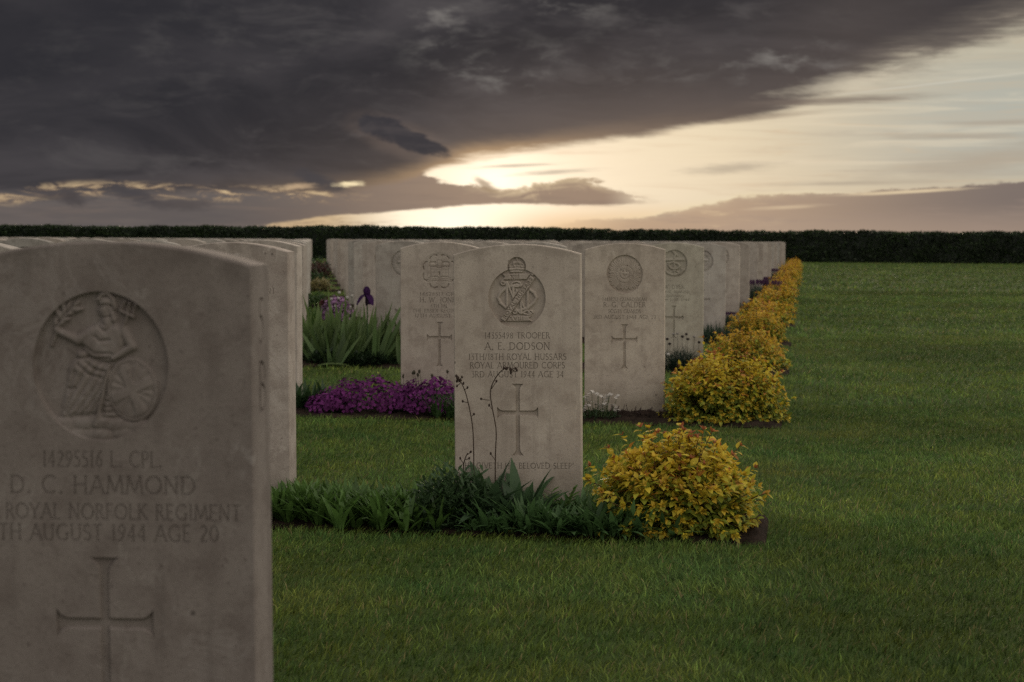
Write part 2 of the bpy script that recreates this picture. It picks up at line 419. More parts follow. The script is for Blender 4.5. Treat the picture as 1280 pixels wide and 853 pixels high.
def face_carve(outl, polys, cross, hole, depth=.0026, cdepth=.007):
    """front face: returns verts (x, depth, z), faces and material index; letters sunk, cross splay cut, badge left open"""
    V, Fc, kinds = [], [], []
    def addp(P, kind):
        i0 = len(V); P = ccw(P); V.extend([Vector((float(p[0]), float(p[1]))) for p in P]); Fc.append(list(range(i0, i0 + len(P)))); kinds.append(kind)
    addp(outl, 'o')
    if hole: addp(hole, 'h')
    if cross is not None:
        a, b = poly_offset(cross, .0030); addp(a, 'c'); addp(b, 'd')
    for P in polys: addp(P, 't')
    ov, oe, of, vids, eids, fids = geometry.delaunay_2d_cdt(V, [], Fc, 1, 1e-7, True)
    verts, faces, mi = [], [], []
    key = {}
    def vid(i, lvl):
        k = (i, round(lvl, 5))
        if k not in key:
            key[k] = len(verts); verts.append((ov[i].x, lvl, ov[i].y))
        return key[k]
    inner = set()
    if cross is not None:
        ci = kinds.index('d')
        inner = {i for i, o in enumerate(vids) if any(Fc[ci][0] <= q <= Fc[ci][-1] for q in o)}
    cen = np.array([[sum(ov[i].x for i in f) / len(f), sum(ov[i].y for i in f) / len(f)] for f in of])
    rank = {'o': 1, 'c': 2, 'd': 3, 't': 4, 'h': 5}; best = np.zeros(len(of), int)
    for face, kd in zip(Fc, kinds):
        Q = np.array([V[i] for i in face]); lo, hi = Q.min(0), Q.max(0)
        w = np.nonzero((cen[:, 0] >= lo[0]) & (cen[:, 0] <= hi[0]) & (cen[:, 1] >= lo[1]) & (cen[:, 1] <= hi[1]))[0]
        if not len(w): continue
        c = cen[w]; wn = np.zeros(len(w), int); A = Q; B = np.roll(Q, -1, 0)
        for a, b in zip(A, B):
            cr = (b[0] - a[0]) * (c[:, 1] - a[1]) - (c[:, 0] - a[0]) * (b[1] - a[1])
            wn += ((a[1] <= c[:, 1]) & (b[1] > c[:, 1]) & (cr > 0)).astype(int) - ((a[1] > c[:, 1]) & (b[1] <= c[:, 1]) & (cr < 0)).astype(int)
        ins = w[wn != 0]; best[ins] = np.maximum(best[ins], rank[kd])
    lev = [{0: None, 5: None, 1: 'o', 2: 'c', 3: 'd', 4: 't'}[int(q)] for q in best]
    edges = {}
    for f, l in zip(of, lev):
        if l is None: continue
        if l == 'o': z = [0.0] * len(f)
        elif l == 't': z = [depth] * len(f)
        elif l == 'd': z = [cdepth] * len(f)
        else: z = [cdepth if i in inner else 0.0 for i in f]
        faces.append([vid(i, d) for i, d in zip(f, z)]); mi.append(1 if l in 't' else 2 if l in 'dc' else 0)
        if l in 'ot':
            for a, b in zip(f, f[1:] + f[:1]): edges.setdefault((min(a, b), max(a, b)), set()).add(l)
    for (a, b), s in edges.items():
        if len(s) == 2:
            faces.append([vid(a, 0.0), vid(b, 0.0), vid(b, depth), vid(a, depth)]); mi.append(1)
    return verts, faces, mi

def stone_mesh(name, h=SH, w=SW, t=ST, polys=(), cross=None, hole=None, side=None, mat=None):
    ch = .0026
    front = outline(w, h, ch); outer = outline(w, h, 0.0)
    v, f, mi = face_carve(front, polys, cross, hole, .0017 if mat else .0026, .0055 if mat else .007)
    v = list(v); f = list(f); mi = list(mi); n = len(outer)
    def addring(P, y): i0 = len(v); v.extend([(p[0], y, p[1]) for p in P]); return i0
    r0 = addring(front, 0.0); r1 = addring(outer, ch); r2 = addring(outer, t - ch); r3 = addring(front, t)
    for a, b in ((r0, r1), (r1, r2), (r2, r3)):
        for i in range(n):
            j = (i + 1) % n
            if side and a == r1 and i == 1: continue       # the lettered right-hand side
            f.append([a + i, a + j, b + j, b + i]); mi.append(0)
    f.append([r3 + i for i in range(n)]); mi.append(0)
    if side:
        zs = outer[2][1]; zb = outer[1][1]
        sv, sf, sm = face_carve([(ch, zb), (t - ch, zb), (t - ch, zs), (ch, zs)], side, None, None, .003)
        i0 = len(v); v.extend([(w / 2 - d, y, z) for (y, d, z) in sv]); f.extend([[i + i0 for i in q] for q in sf]); mi.extend(sm)
    me = bpy.data.meshes.new(name); me.from_pydata(v, [], f)
    for m in (mat or M_STONE, M_CARVE_V if mat else M_CARVE, mat or M_RELIEF): me.materials.append(m)
    me.polygons.foreach_set('material_index', mi); me.update()
    return me

# ---- badge relief fields (unit: ring half-width = 1; heights in mm over the sunk floor)
def seg_d(X, Y, a, b):
    a = np.array(a, float); b = np.array(b, float); d = b - a; L = max((d ** 2).sum(), 1e-12)
    t = np.clip(((X - a[0]) * d[0] + (Y - a[1]) * d[1]) / L, 0, 1)
    return np.hypot(X - a[0] - t * d[0], Y - a[1] - t * d[1]), t
def cap(H, X, Y, pts, r, h, r2=None, flat=.45):
    r2 = r if r2 is None else r2; n = len(pts) - 1
    for i in range(n):
        d, t = seg_d(X, Y, pts[i], pts[i + 1]); rr = r + (r2 - r) * (i + t) / n
        np.maximum(H, h * np.clip(1 - (d / rr) ** 2, 0, 1) ** flat, out=H)
def ell(H, X, Y, c, rx, ry, h, rot=0.0, flat=.45):
    x = X - c[0]; y = Y - c[1]; cr, sr = math.cos(R(rot)), math.sin(R(rot))
    u = (x * cr + y * sr) / rx; w = (-x * sr + y * cr) / ry
    np.maximum(H, h * np.clip(1 - u * u - w * w, 0, 1) ** flat, out=H)
def poly_sd(X, Y, P):
    d = np.full(X.shape, 9.0); ins = np.zeros(X.shape, bool); n = len(P)
    for i in range(n):
        a, b = P[i], P[(i + 1) % n]
        d = np.minimum(d, seg_d(X, Y, a, b)[0])
        if a[1] != b[1]:
            c = ((a[1] > Y) != (b[1] > Y)) & (X < (b[0] - a[0]) * (Y - a[1]) / (b[1] - a[1]) + a[0]); ins ^= c
    return np.where(ins, d, -d)
def plate(H, X, Y, P, h, edge=.06):
    np.maximum(H, h * np.clip(poly_sd(X, Y, P) / edge, 0, 1) ** .5, out=H)
def groove(H, X, Y, pts, r, d):
    q = seg_d(X, Y, pts[0], pts[1])[0]
    for i in range(1, len(pts) - 1): q = np.minimum(q, seg_d(X, Y, pts[i], pts[i + 1])[0])
    H -= d * np.exp(-(q / r) ** 2); np.maximum(H, 0, out=H)
def gtext(H, X, Y, s, org, ux, uy, r, d):
    """incised letters in a badge ribbon: ux one em along, uy up"""
    x = 0.0; ux = np.array(ux); uy = np.array(uy); G_ = np.zeros_like(H)
    for c in s:
        if c == ' ': x += .5; continue
        adv, st = GL[c]
        for pts, w in st:
            q = [tuple(np.array(org) + ux * (x + p[0]) + uy * p[1]) for p in pts]
            for i in range(len(q) - 1): np.maximum(G_, np.exp(-(seg_d(X, Y, q[i], q[i + 1])[0] / r) ** 2), out=G_)
        x += adv + .12
    H -= d * G_; np.maximum(H, 0, out=H)

def badge_seated(X, Y):
    H = np.zeros_like(X); s = lambda *p: [((a - 481) / 331, (443 - b) / 331) for a, b in p]
    rough = .35 * np.sin(X * 9 + 2 * np.sin(Y * 7)) * np.sin(Y * 8)
    for c, rx, ry in (((300, 725), 75, 42), ((380, 715), 80, 40), ((470, 708), 85, 40), ((560, 722), 80, 45), ((650, 730), 75, 40), ((455, 770), 105, 34), ((350, 765), 80, 34), ((590, 762), 85, 34)):
        ell(H, X, Y, s(c)[0], rx / 331, ry / 331, 4.2)
    plate(H, X, Y, s((490, 570), (560, 600), (560, 700), (470, 700)), 3.2)
    for k in range(4): groove(H, X, Y, s((480, 610 + 26 * k), (560, 616 + 24 * k)), .022, 1.6)
    # gown over the knees
    plate(H, X, Y, s((345, 425), (400, 408), (470, 420), (520, 440), (535, 480), (505, 540), (490, 610), (462, 676), (275, 694), (288, 620), (305, 545), (312, 490)), 4.4, .07)
    ell(H, X, Y, s((395, 455))[0], .24, .17, 5.6, 12)
    for p in ([(495, 440), (455, 530), (400, 610), (345, 676)], [(510, 470), (470, 560), (420, 630), (375, 680)], [(512, 510), (475, 590), (425, 668)], [(470, 425), (425, 500), (370, 590), (312, 672)], [(430, 420), (385, 490), (340, 570), (298, 660)],
              [(352, 470), (335, 520), (318, 570)], [(368, 436), (420, 485), (478, 500)], [(405, 425), (450, 462), (500, 472)], [(318, 552), (348, 548)], [(500, 560), (468, 630), (448, 672)]):
        groove(H, X, Y, s(*p), .022, 1.7)
    # torso, belt, drapery
    plate(H, X, Y, s((425, 262), (470, 236), (555, 232), (598, 268), (602, 330), (575, 392), (520, 425), (440, 418), (395, 372), (372, 322)), 5.2, .08)
    for p in ([(470, 255), (500, 280), (540, 250)], [(400, 350), (450, 385), (530, 385)], [(450, 300), (475, 325), (520, 320)], [(380, 395), (450, 410), (540, 405)]): groove(H, X, Y, s(*p), .022, 1.8)
    ell(H, X, Y, s((385, 390))[0], .09, .06, 4.6)
    cap(H, X, Y, s((440, 285), (368, 322)), .10, 5.4, .075); cap(H, X, Y, s((368, 322), (275, 280)), .07, 5.0, .052); ell(H, X, Y, s((268, 272))[0], .055, .06, 5.2)
    cap(H, X, Y, s((588, 275), (628, 350)), .085, 5.4, .07); cap(H, X, Y, s((628, 352), (540, 405)), .066, 5.6, .05); ell(H, X, Y, s((630, 352))[0], .07, .07, 5.2)
    # head, helmet, plume
    cap(H, X, Y, s((508, 205), (510, 240)), .085, 4.8); ell(H, X, Y, s((497, 174))[0], .105, .125, 5.5); cap(H, X, Y, s((528, 170), (540, 205), (545, 225)), .05, 4.8)
    ell(H, X, Y, s((508, 146))[0], .125, .105, 5.8); cap(H, X, Y, s((472, 130), (490, 104), (520, 100), (545, 130), (548, 168)), .035, 5.8)
    groove(H, X, Y, s((466, 160), (515, 152), (545, 166)), .014, 2.2); groove(H, X, Y, s((466, 188), (484, 190)), .010, 1.6); groove(H, X, Y, s((468, 172), (486, 172)), .010, 1.6); groove(H, X, Y, s((470, 212), (500, 214), (530, 206)), .014, 1.6)
    # branch in the hand
    cap(H, X, Y, s((240, 348), (268, 275), (300, 215), (360, 160)), .022, 4.0)
    for c, ro in (((262, 235), 80), ((285, 205), 70), ((272, 190), 100), ((305, 185), 60), ((310, 225), 20), ((330, 195), 25), ((325, 160), 70), ((350, 175), 15), ((360, 150), 45), ((300, 160), 95), ((290, 240), 30), ((372, 178), 20)):
        ell(H, X, Y, s(c)[0], .085, .036, 4.6, ro)
    # trident
    cap(H, X, Y, s((616, 195), (560, 340)), .020, 5.6); cap(H, X, Y, s((520, 440), (490, 560), (448, 728)), .020, 6.0)
    cap(H, X, Y, s((574, 180), (640, 212)), .024, 5.0)
    for a, b in (((578, 182), (597, 140)), ((606, 196), (622, 148)), ((634, 208), (650, 158))): cap(H, X, Y, s(a, b), .022, 5.0, .016); ell(H, X, Y, s(b)[0], .035, .03, 5.0)
    # union shield
    c = s((628, 556))[0]
    S = np.zeros_like(H); ell(S, X, Y, c, .375, .46, 5.0, 12, .18); 
    x = X - c[0]; y = Y - c[1]; q = np.sqrt((x / .36) ** 2 + (y / .45) ** 2)
    S = S - 1.3 * np.exp(-((q - .90) / .03) ** 2) * (S > 0)
    inr = q < .86
    a1 = np.abs(x * math.sin(R(25)) * -1 + y * math.cos(R(25))); a2 = np.abs(x * math.cos(R(22)) + y * math.sin(R(22)) * 1.0)
    crossm = (a1 < .062) | (a2 < .062)
    S = np.where(inr & ~crossm, S - 1.0 - .35 * np.cos(np.arctan2(y, x) * 16), S)
    for an in (-25, -70, 115, 160): pass
    H = np.where(q < 1.03, np.maximum(S, 0), H)
    return np.clip(H + np.where(H < .3, 0, rough * .4), 0, 6.0)

def badge_cypher(X, Y):
    H = np.zeros_like(X); s = lambda *p: [((a - 433) / 277, (547 - b) / 277) for a, b in p]
    ring_ = arc(0, 0, 1, 1, 0, 360, 40)
    # pointed oval
    o = s((250, 545), (270, 500), (330, 445), (433, 420), (530, 445), (598, 500), (620, 545), (598, 590), (535, 645), (433, 672), (335, 648), (270, 595), (250, 545))
    cap(H, X, Y, o, .062, 4.4)
    for p in ([(335, 395), (335, 640)], [(395, 440), (395, 560)], [(535, 440), (535, 640)], [(470, 560), (470, 690)]): cap(H, X, Y, s(*p), .058, 4.8)
    for p in ([(340, 400), (400, 560), (420, 600)], [(430, 470), (400, 580)], [(430, 470), (500, 640)]): cap(H, X, Y, s(*p), .042, 4.8)
    sp = lambda c, r, a0, a1: [((c[0] + r * (1 - .6 * t) * math.cos(R(a0 + (a1 - a0) * t)) - 433) / 277, (547 - c[1] + r * (1 - .6 * t) * math.sin(R(a0 + (a1 - a0) * t))) / 277) for t in np.linspace(0, 1, 14)]
    cap(H, X, Y, sp((300, 400), 26, 90, 480), .038, 4.6); cap(H, X, Y, s((285, 388), (330, 400), (350, 430)), .045, 4.6)
    cap(H, X, Y, s((370, 432), (385, 400), (430, 388), (465, 400), (470, 425), (440, 438), (390, 432)), .04, 4.8)
    cap(H, X, Y, sp((430, 520), 34, 0, 360), .03, 4.5)
    cap(H, X, Y, sp((415, 680), 26, 90, 440), .036, 4.6); cap(H, X, Y, s((420, 655), (470, 700), (530, 668), (570, 700), (555, 712), (500, 700)), .04, 4.6); cap(H, X, Y, sp((560, 690), 24, 0, 330), .03, 4.6)
    # banners
    plate(H, X, Y, s((280, 312), (612, 306), (590, 340), (560, 372), (280, 374), (312, 345)), 5.0, .03)
    plate(H, X, Y, s((268, 718), (580, 716), (552, 744), (582, 774), (268, 774)), 5.0, .03)
    gtext(H, X, Y, 'XIII', s((370, 364))[0], (.158, 0), (0, .135), .016, 2.6)
    gtext(H, X, Y, 'XVIII', s((352, 764))[0], (.175, 0), (0, .135), .016, 2.6)
    a = s((292, 762))[0]; b = s((588, 342))[0]; u = np.array(b) - np.array(a); L = np.hypot(*u); u = u / L; n_ = np.array((-u[1], u[0]))
    A = np.array(a); w = .105
    M = poly_sd(X, Y, [tuple(A - n_ * w), tuple(A + u * L - n_ * w), tuple(A + u * L + n_ * w), tuple(A + n_ * w)])
    H = np.where(M > -.03, np.where(M > 0, 5.9 * np.clip(M / .02, 0, 1), 0), H)
    tw = text_width('ROYAL HUSSARS')
    gtext(H, X, Y, 'ROYAL HUSSARS', A + u * .09 - n_ * .055, u * ((L - .18) / tw), n_ * .115, .013, 2.6)
    # crown over the ring
    plate(H, X, Y, s((345, 262), (355, 222), (390, 190), (433, 182), (476, 190), (508, 222), (515, 262), (495, 308), (365, 308)), 5.2, .05)
    for p in ([(352, 258), (433, 250), (512, 258)], [(362, 285), (433, 278), (500, 285)], [(433, 190), (433, 245)], [(385, 200), (400, 250)], [(480, 200), (466, 250)]): groove(H, X, Y, s(*p), .016, 2.2)
    for q in ((380, 232), (420, 226), (450, 226), (488, 232)): 
        d = np.hypot(X - s(q)[0][0], Y - s(q)[0][1]); H -= 3.0 * np.exp(-(d / .035) ** 2)
    for q in ((375, 270), (404, 266), (433, 265), (462, 266), (491, 270)): ell(H, X, Y, s(q)[0], .035, .03, 6)
    ell(H, X, Y, s((433, 172))[0], .04, .05, 4.6)
    return np.clip(H, 0, 6)

def badge_star(X, Y):
    r = np.hypot(X, Y); a = np.arctan2(Y, X)
    k = 8; ph = (a * k / (2 * np.pi)) % 1.0; tri = 1 - np.abs(ph - .5) * 2             # 0 at a point edge, 1 between
    rmax = .99 - .16 * np.abs(((a * 24 / (2 * np.pi)) % 1.0) - .5) * 2 - .05 * np.cos(a * 4)
    H = 4.8 * np.clip((rmax - r) / .05, 0, 1) ** .5 * (1 - .45 * np.clip(r, 0, 1))
    H -= 1.6 * (.5 + .5 * np.cos(a * 48)) ** 3 * (r > .5)
    H -= 2.0 * np.exp(-((r - .48) / .022) ** 2) + 1.3 * np.exp(-((r - .40) / .014) ** 2)
    H = np.where(r < .46, 4.2, H); H -= 2.4 * np.exp(-((r - .27) / .02) ** 2) + np.where((r > .30) & (r < .46), .8 * (.5 + .5 * np.cos(a * 22)), 0)
    for x, y in ((-.10, .15), (.10, .15), (-.07, -.03), (.06, -.04), (0, -.11)): H -= 3.4 * np.exp(-(((X - x) ** 2 + (Y - y) ** 2) / .0016))
    ell(H, X, Y, (0, .04), .14, .16, 4.9)
    for x, y in ((-.10, .15), (.10, .15), (-.06, -.03), (.06, -.04)): H -= 3.0 * np.exp(-(((X - x) ** 2 + (Y - y) ** 2) / .0012))
    return np.clip(H, 0, 6)

def badge_castle(X, Y):
    r = np.hypot(X, Y); a = np.arctan2(Y, X)
    H = np.full_like(X, 5.6)
    lob = np.abs(((a / (2 * np.pi) * 8 + .5) % 1.0) - .5) * 2                     # 0 at lobe middle
    edge = .93 - .07 * np.cos(a * 8)
    H -= 5.4 * np.exp(-((r - edge) / .035) ** 2) * (((a / (2 * np.pi) * 8) % 1.0 > .14) & ((a / (2 * np.pi) * 8) % 1.0 < .86))
    # castle
    B = lambda x0, y0, x1, y1: [(x0, y0), (x1, y0), (x1, y1), (x0, y1)]
    def inc(P): 
        for i in range(len(P)): groove(H, X, Y, [P[i], P[(i + 1) % len(P)]], .022, 2.0)
    inc(B(-.5, -.3, .5, .28)); inc(B(-.55, .28, -.2, .48)); inc(B(.2, .28, .55, .48)); inc(B(-.13, .2, .13, .62))
    for x in (-.3, 0, .3): groove(H, X, Y, [(x, -.28), (x, .25)], .015, .9)
    for y in (-.1, .1): groove(H, X, Y, [(-.5, y), (.5, y)], .012, .7)
    groove(H, X, Y, [(0, -.2), (0, -.06)], .045, 4.5)
    for y, w in ((-.38, .62), (-.48, .78), (-.58, .66)): groove(H, X, Y, [(-w, y), (-w * .4, y + .05), (0, y + .02), (w * .4, y + .05), (w, y)], .022, 2.4)
    groove(H, X, Y, [(-.5, .52), (-.2, .52)], .03, 3); groove(H, X, Y, [(.2, .52), (.5, .52)], .03, 3)
    rim = np.clip((1.0 - r) / .02, 0, 1)
    return np.where(r > .985, 6.0, np.clip(H, 0, 6))

def badge_anchor(X, Y):
    H = np.zeros_like(X)
    plate(H, X, Y, [(-.92, .42), (.86, .46), (.80, .20), (-.86, .16)], 5.0, .10); groove(H, X, Y, [(-.8, .36), (.7, .38)], .03, 1.5)
    cap(H, X, Y, [(-.1, .95), (.1, .7), (0, .45)], .10, 4.5); cap(H, X, Y, [(.05, .75), (.25, .62)], .06, 4.0)
    cap(H, X, Y, [(0, .2), (.02, -.75)], .075, 4.6)
    cap(H, X, Y, [(-.4, .02), (-.1, .12), (.3, -.02), (.42, -.2), (.25, -.36), (0, -.42), (-.3, -.3), (-.42, -.1)], .085, 5.2)
    cap(H, X, Y, [(-.72, -.42), (-.55, -.66), (-.2, -.82), (.1, -.84), (.45, -.72), (.72, -.45)], .10, 5.0)
    cap(H, X, Y, [(-.72, -.42), (-.5, -.4)], .08, 4.6, .03); cap(H, X, Y, [(.72, -.45), (.52, -.38)], .08, 4.6, .03)
    cap(H, X, Y, [(-.3, -.7), (0, -.5), (.35, -.66)], .05, 4.4)
    return np.clip(H, 0, 6)

def badge_ribbon(X, Y):
    H = np.zeros_like(X); r = np.hypot(X, Y)
    H = np.maximum(H, 4.0 * np.clip(1 - ((r - .80) / .12) ** 2, 0, 1) ** .5)
    cap(H, X, Y, [(-.55, .2), (-.2, .42), (.2, .3), (.45, .42)], .12, 4.6); cap(H, X, Y, [(-.5, -.1), (0, .05), (.5, -.1)], .13, 4.8)
    cap(H, X, Y, [(-.4, -.45), (0, -.3), (.4, -.45)], .10, 4.6); ell(H, X, Y, (0, .55), .14, .12, 4.6)
    return np.clip(H, 0, 6)

def badge_wreath(X, Y):
    H = np.zeros_like(X); r = np.hypot(X, Y); a = np.arctan2(Y, X)
    H = np.maximum(H, 4.6 * np.clip(1 - ((r - .74) / .17) ** 2, 0, 1) ** .5 * (.7 + .3 * np.cos(a * 22 + r * 14)))
    cap(H, X, Y, [(0, -.5), (0, .55)], .09, 4.8); cap(H, X, Y, [(-.42, .1), (.42, .1)], .09, 4.8); ell(H, X, Y, (0, .1), .22, .22, 4.4)
    return np.clip(H, 0, 6)

RX, RY = .0855, .0905
def ell_R(ry=RY, rx=RX): return lambda t: (rx * math.cos(t), ry * math.sin(t))
def crown_R(t):
    rx, ry = .0857, .0884
    c, s_ = rx * math.cos(t), ry * math.sin(t); x, y = c, s_
    k = 1.0
    for m in np.linspace(1.0, 1.6, 61):
        px, py = c * m / .0857, s_ * m / .0857
        if (px / .325) ** 2 + ((py - 1.10) / .335) ** 2 < 1: k = m
    return (c * k, s_ * k)
def badge_mesh(name, field, bd, nr=40, nt=140, depth=.0086, mat=None):
    rr = np.concatenate([np.linspace(0, .80, nr), np.linspace(.80, .975, max(10, nr // 3))[1:], [.985, .993, 1.0]]); n = len(rr)
    th = np.arange(nt) * 2 * np.pi / nt
    B = np.array([bd['R'](t) for t in th])
    ex = np.stack([RX * np.cos(th), np.minimum(np.hypot(B[:, 0], B[:, 1]).min() * 1.03, RY) * np.sin(th)], -1)
    f = np.clip((rr - .80) / .20, 0, 1)[:, None]; X = .80 * np.minimum(rr / .80, 1)[:, None] * ex[None, :, 0] * (1 - f) + f * B[None, :, 0]; Z = .80 * np.minimum(rr / .80, 1)[:, None] * ex[None, :, 1] * (1 - f) + f * B[None, :, 1]
    H = field(X / RX, Z / RX) * .00134
    y = depth - H; y = np.maximum(y, .0004)
    y[-1] = 0.0; y[-2] = np.minimum(y[-2], .006)
    V = np.stack([bd['x'] + X, y, bd['z'] + Z], -1).reshape(-1, 3)
    i = np.arange(n - 1)[:, None] * nt; j = np.arange(nt)[None, :]; j2 = (j + 1) % nt
    q = np.stack([i + j, i + nt + j, i + nt + j2, i + j2], -1)[:, :, :].reshape(-1, 4)
    return mesh_np(name, V, q, None, None, [mat or M_RELIEF], True)

ORD = ['zeroth', 'first', 'second', 'third', 'fourth', 'fifth', 'sixth', 'seventh', 'eighth', 'ninth', 'tenth', 'eleventh', 'twelfth', 'thirteenth', 'fourteenth', 'fifteenth',
       'sixteenth', 'seventeenth', 'eighteenth', 'nineteenth', 'twentieth', 'twenty-first', 'twenty-second', 'twenty-third', 'twenty-fourth', 'twenty-fifth', 'twenty-sixth', 'twenty-seventh',
       'twenty-eighth', 'twenty-ninth', 'thirtieth', 'thirty-first', 'thirty-second', 'thirty-third', 'thirty-fourth']
Y0, DY, X0, DX = 2.027, 3.144, -.8443, .8967
def row_y(k): return Y0 + DY * k
def col_x(j): return X0 - DX * j
NROW = 18
G_ST = 'matching pale headstones in rows'

def L_(s, z_top, z_base, h, width):    # a line of lettering; z measured down from the stone's top
    return centred(s, 0.0, h - z_base, z_base - z_top, width)

def make_stone(k, j, label, polys, cross, field, bz, R_=None, res=(40, 140), h=SH, yaw=0., lean=0., tint=(1, 1, 1), dx=0., dy=0., side=None, mat=None, hn=72):
    bd = {'x': 0.0, 'z': h - bz, 'R': R_ or ell_R()}
    hole = ring(bd, res[1]) if field is not None else None
    me = stone_mesh('headstone', h, polys=polys, cross=cross, hole=hole, side=side, mat=mat)
    o = link('headstone', me); tag(o, label, 'headstone', G_ST)
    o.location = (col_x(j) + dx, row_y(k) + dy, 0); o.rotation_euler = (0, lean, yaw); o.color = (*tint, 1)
    if field is not None:
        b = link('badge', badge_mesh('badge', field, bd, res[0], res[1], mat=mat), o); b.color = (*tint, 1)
    return o

def stones():
    # nearest stone, left foreground
    h = .840
    P = L_('14295516 L. CPL.', .256, .2755, h, .150) + L_('D. C. HAMMOND', .286, .3085, h, .233) + L_('THE ROYAL NORFOLK REGIMENT', .3205, .3400, h, .345) + L_('7TH AUGUST 1944 AGE 20', .346, .3665, h, .288)
    cr = [(x, z) for x, z in cross_poly(h - .387, h - .469, h - .640)]
    zt = h - .062
    sd = text_polys('5', .030, zt - .064, .056, .026) + text_polys('B', .028, zt - .148, .062, .034)
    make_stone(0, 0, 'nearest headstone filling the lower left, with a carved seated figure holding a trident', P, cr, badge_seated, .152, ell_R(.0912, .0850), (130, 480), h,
               yaw=R(4.0), lean=-R(.6), tint=(.50, .48, .495), dx=.005, side=sd, mat=M_STONE_V)  # tint: a darker stone, with the shading on its front put in too
    # central stone
    h = .832
    P = L_('14355498 TROOPER', .263, .281, h, .195) + L_('A. E. DODSON', .2930, .3147, h, .195) + L_('13TH/18TH ROYAL HUSSARS', .3264, .345, h, .293) + L_('ROYAL ARMOURED CORPS', .3517, .3705, h, .284) \
        + L_('3RD AUGUST 1944 AGE 34', .379, .3972, h, .276) + L_('"HE GIVETH HIS BELOVED SLEEP"', .6536, .6714, h, .336)
    make_stone(1, 0, 'central headstone with a crowned regimental cypher, standing behind dark leafy plants', P, cross_poly(h - .4166, h - .504, h - .632), badge_cypher, .1606, crown_R, (90, 480), h,
               yaw=R(4.5), lean=-R(.75), tint=(1.15, 1.125, 1.085), dx=.004)
    # right of it, a row further back
    P = L_('14438217 GUARDSMAN', .258, .2745, h, .21) + L_('R. G. CALDER', .279, .3035, h, .20) + L_('SCOTS GUARDS', .314, .3315, h, .155) + L_('3RD AUGUST 1944 AGE 22', .341, .3585, h, .30)
    make_stone(2, 0, 'headstone with a rayed star badge, right of the central stone in third row', P, cross_poly(h - .3846, h - .458, h - .595), badge_star, .147, ell_R(.0915), (60, 288), h,
               yaw=R(3), lean=-R(.4), tint=(1.19, 1.155, 1.095))
    P = L_('14628317 CPL.', .243, .260, h, .19) + L_('H. W. JONES', .267, .291, h, .19) + L_('6TH BN.', .300, .316, h, .085) + L_('THE ESSEX REGIMENT', .323, .340, h, .262) + L_('12TH AUGUST 1944', .347, .364, h, .24)
    make_stone(2, 1, 'headstone with a castle badge in a lobed border, partly behind the central stone', P, cross_poly(h - .386, h - .462, h - .600), badge_castle, .142, ell_R(.092, .092), (60, 288), h,
               yaw=R(3.5), lean=-R(.4), tint=(1.08, 1.055, 1.03), dx=.0)
    P = L_('W. DYER', .275, .300, h, .13) + L_('ROYAL MARINE', .311, .328, h, .20) + L_('COMMANDO', .338, .354, h, .13) + L_('14TH JUNE 1944', .362, .378, h, .2)
    make_stone(3, 0, 'greenish grey headstone with an anchor badge and an iron stain streak', P, cross_poly(h - .41, h - .487, h - .62), badge_anchor, .137, ell_R(), (48, 200), h, yaw=R(2), lean=-R(.3), tint=(1.11, 1.145, 1.06))
    P = L_('REGIMENT', .150, .17, h, .2)
    P = L_('ROYAL NORFOLK REGIMENT', .140, .158, h, .30) + L_('8TH AUGUST 1944 AGE 20', .163, .180, h, .26)
    make_stone(1, 1, 'scratched headstone directly behind the nearest one, only its right edge showing', P, cross_poly(h - .25, h - .318, h - .47, half=.115), None, .12, h=h, yaw=R(3), lean=-R(.5), tint=(.95, .92, .92), mat=M_STONE_V)
    done = {(0, 0), (1, 0), (2, 0), (2, 1), (3, 0), (1, 1)}
    # the rest: three carved patterns, then copies
    protos = []
    for fld, zt_, bz in ((badge_ribbon, .40, .140), (badge_wreath, .385, .150), (badge_anchor, .41, .145)):
        bd = {'x': 0, 'z': SH - bz, 'R': ell_R()}
        me = stone_mesh('headstone', SH, cross=cross_poly(SH - zt_, SH - zt_ - .08, SH - zt_ - .21), hole=ring(bd, 72))
        protos.append((me, badge_mesh('badge', fld, bd, 22, 72)))
    plain = stone_mesh('headstone', SH, cross=cross_poly(SH - .40, SH - .48, SH - .61))
    base_o = link('headstone', protos[0][0]); base_b = link('badge', protos[0][1], base_o)
    first = True; n = 0
    for k in range(NROW):
        for j in range(0, 40):
            if (k, j) in done: continue
            x, y = col_x(j), row_y(k)
            c = CM.inverted() @ Vector((x, y, .8)); px = 640 + F_PX * c.x / -c.z
            if px < -40 - 2200 * .19 / y or k == 0: continue
            o = base_o if first else base_o.copy()
            if not first: COL.objects.link(o)
            w = (k * 7 + j * 5 + (k * j) % 3) % 3
            b = base_b if first else base_b.copy()
            if not first: COL.objects.link(b)
            first = False
            b.parent = o; o.data, b.data = protos[w]
            t = random.choice([.86, .93, 1.0, 1.04, 1.12]) + random.uniform(-.03, .03); g = random.uniform(-.045, .035)
            tint = (t * (1 + g), t, t * (1 - g * .6), 1); o.color = tint; b.color = tint
            o.location = (x + random.uniform(-.006, .006), y + random.uniform(-.02, .02), random.uniform(-.006, .004))
            o.rotation_euler = (random.uniform(-.012, .010), -.004 + random.uniform(-.008, .008), random.uniform(-.01, .05))
            tag(o, f'headstone in the {ORD[k + 1]} row from the front, {ORD[j + 1]} from the row\'s right end', 'headstone', G_ST)
            n += 1
    print('stones', n + 6)
stones()

# ------------------------------------------------------------------ ground, beds, lawn
BX1 = -.100
def bed_front(x, k): return row_y(k) - .30 + .05 * (x + .8) * (1 if k == 1 else .3) * -1 + (.0)
def bed_y0(k): return row_y(k) - (.285 if k == 1 else .325)
def bed_y1(k): return row_y(k) + .20

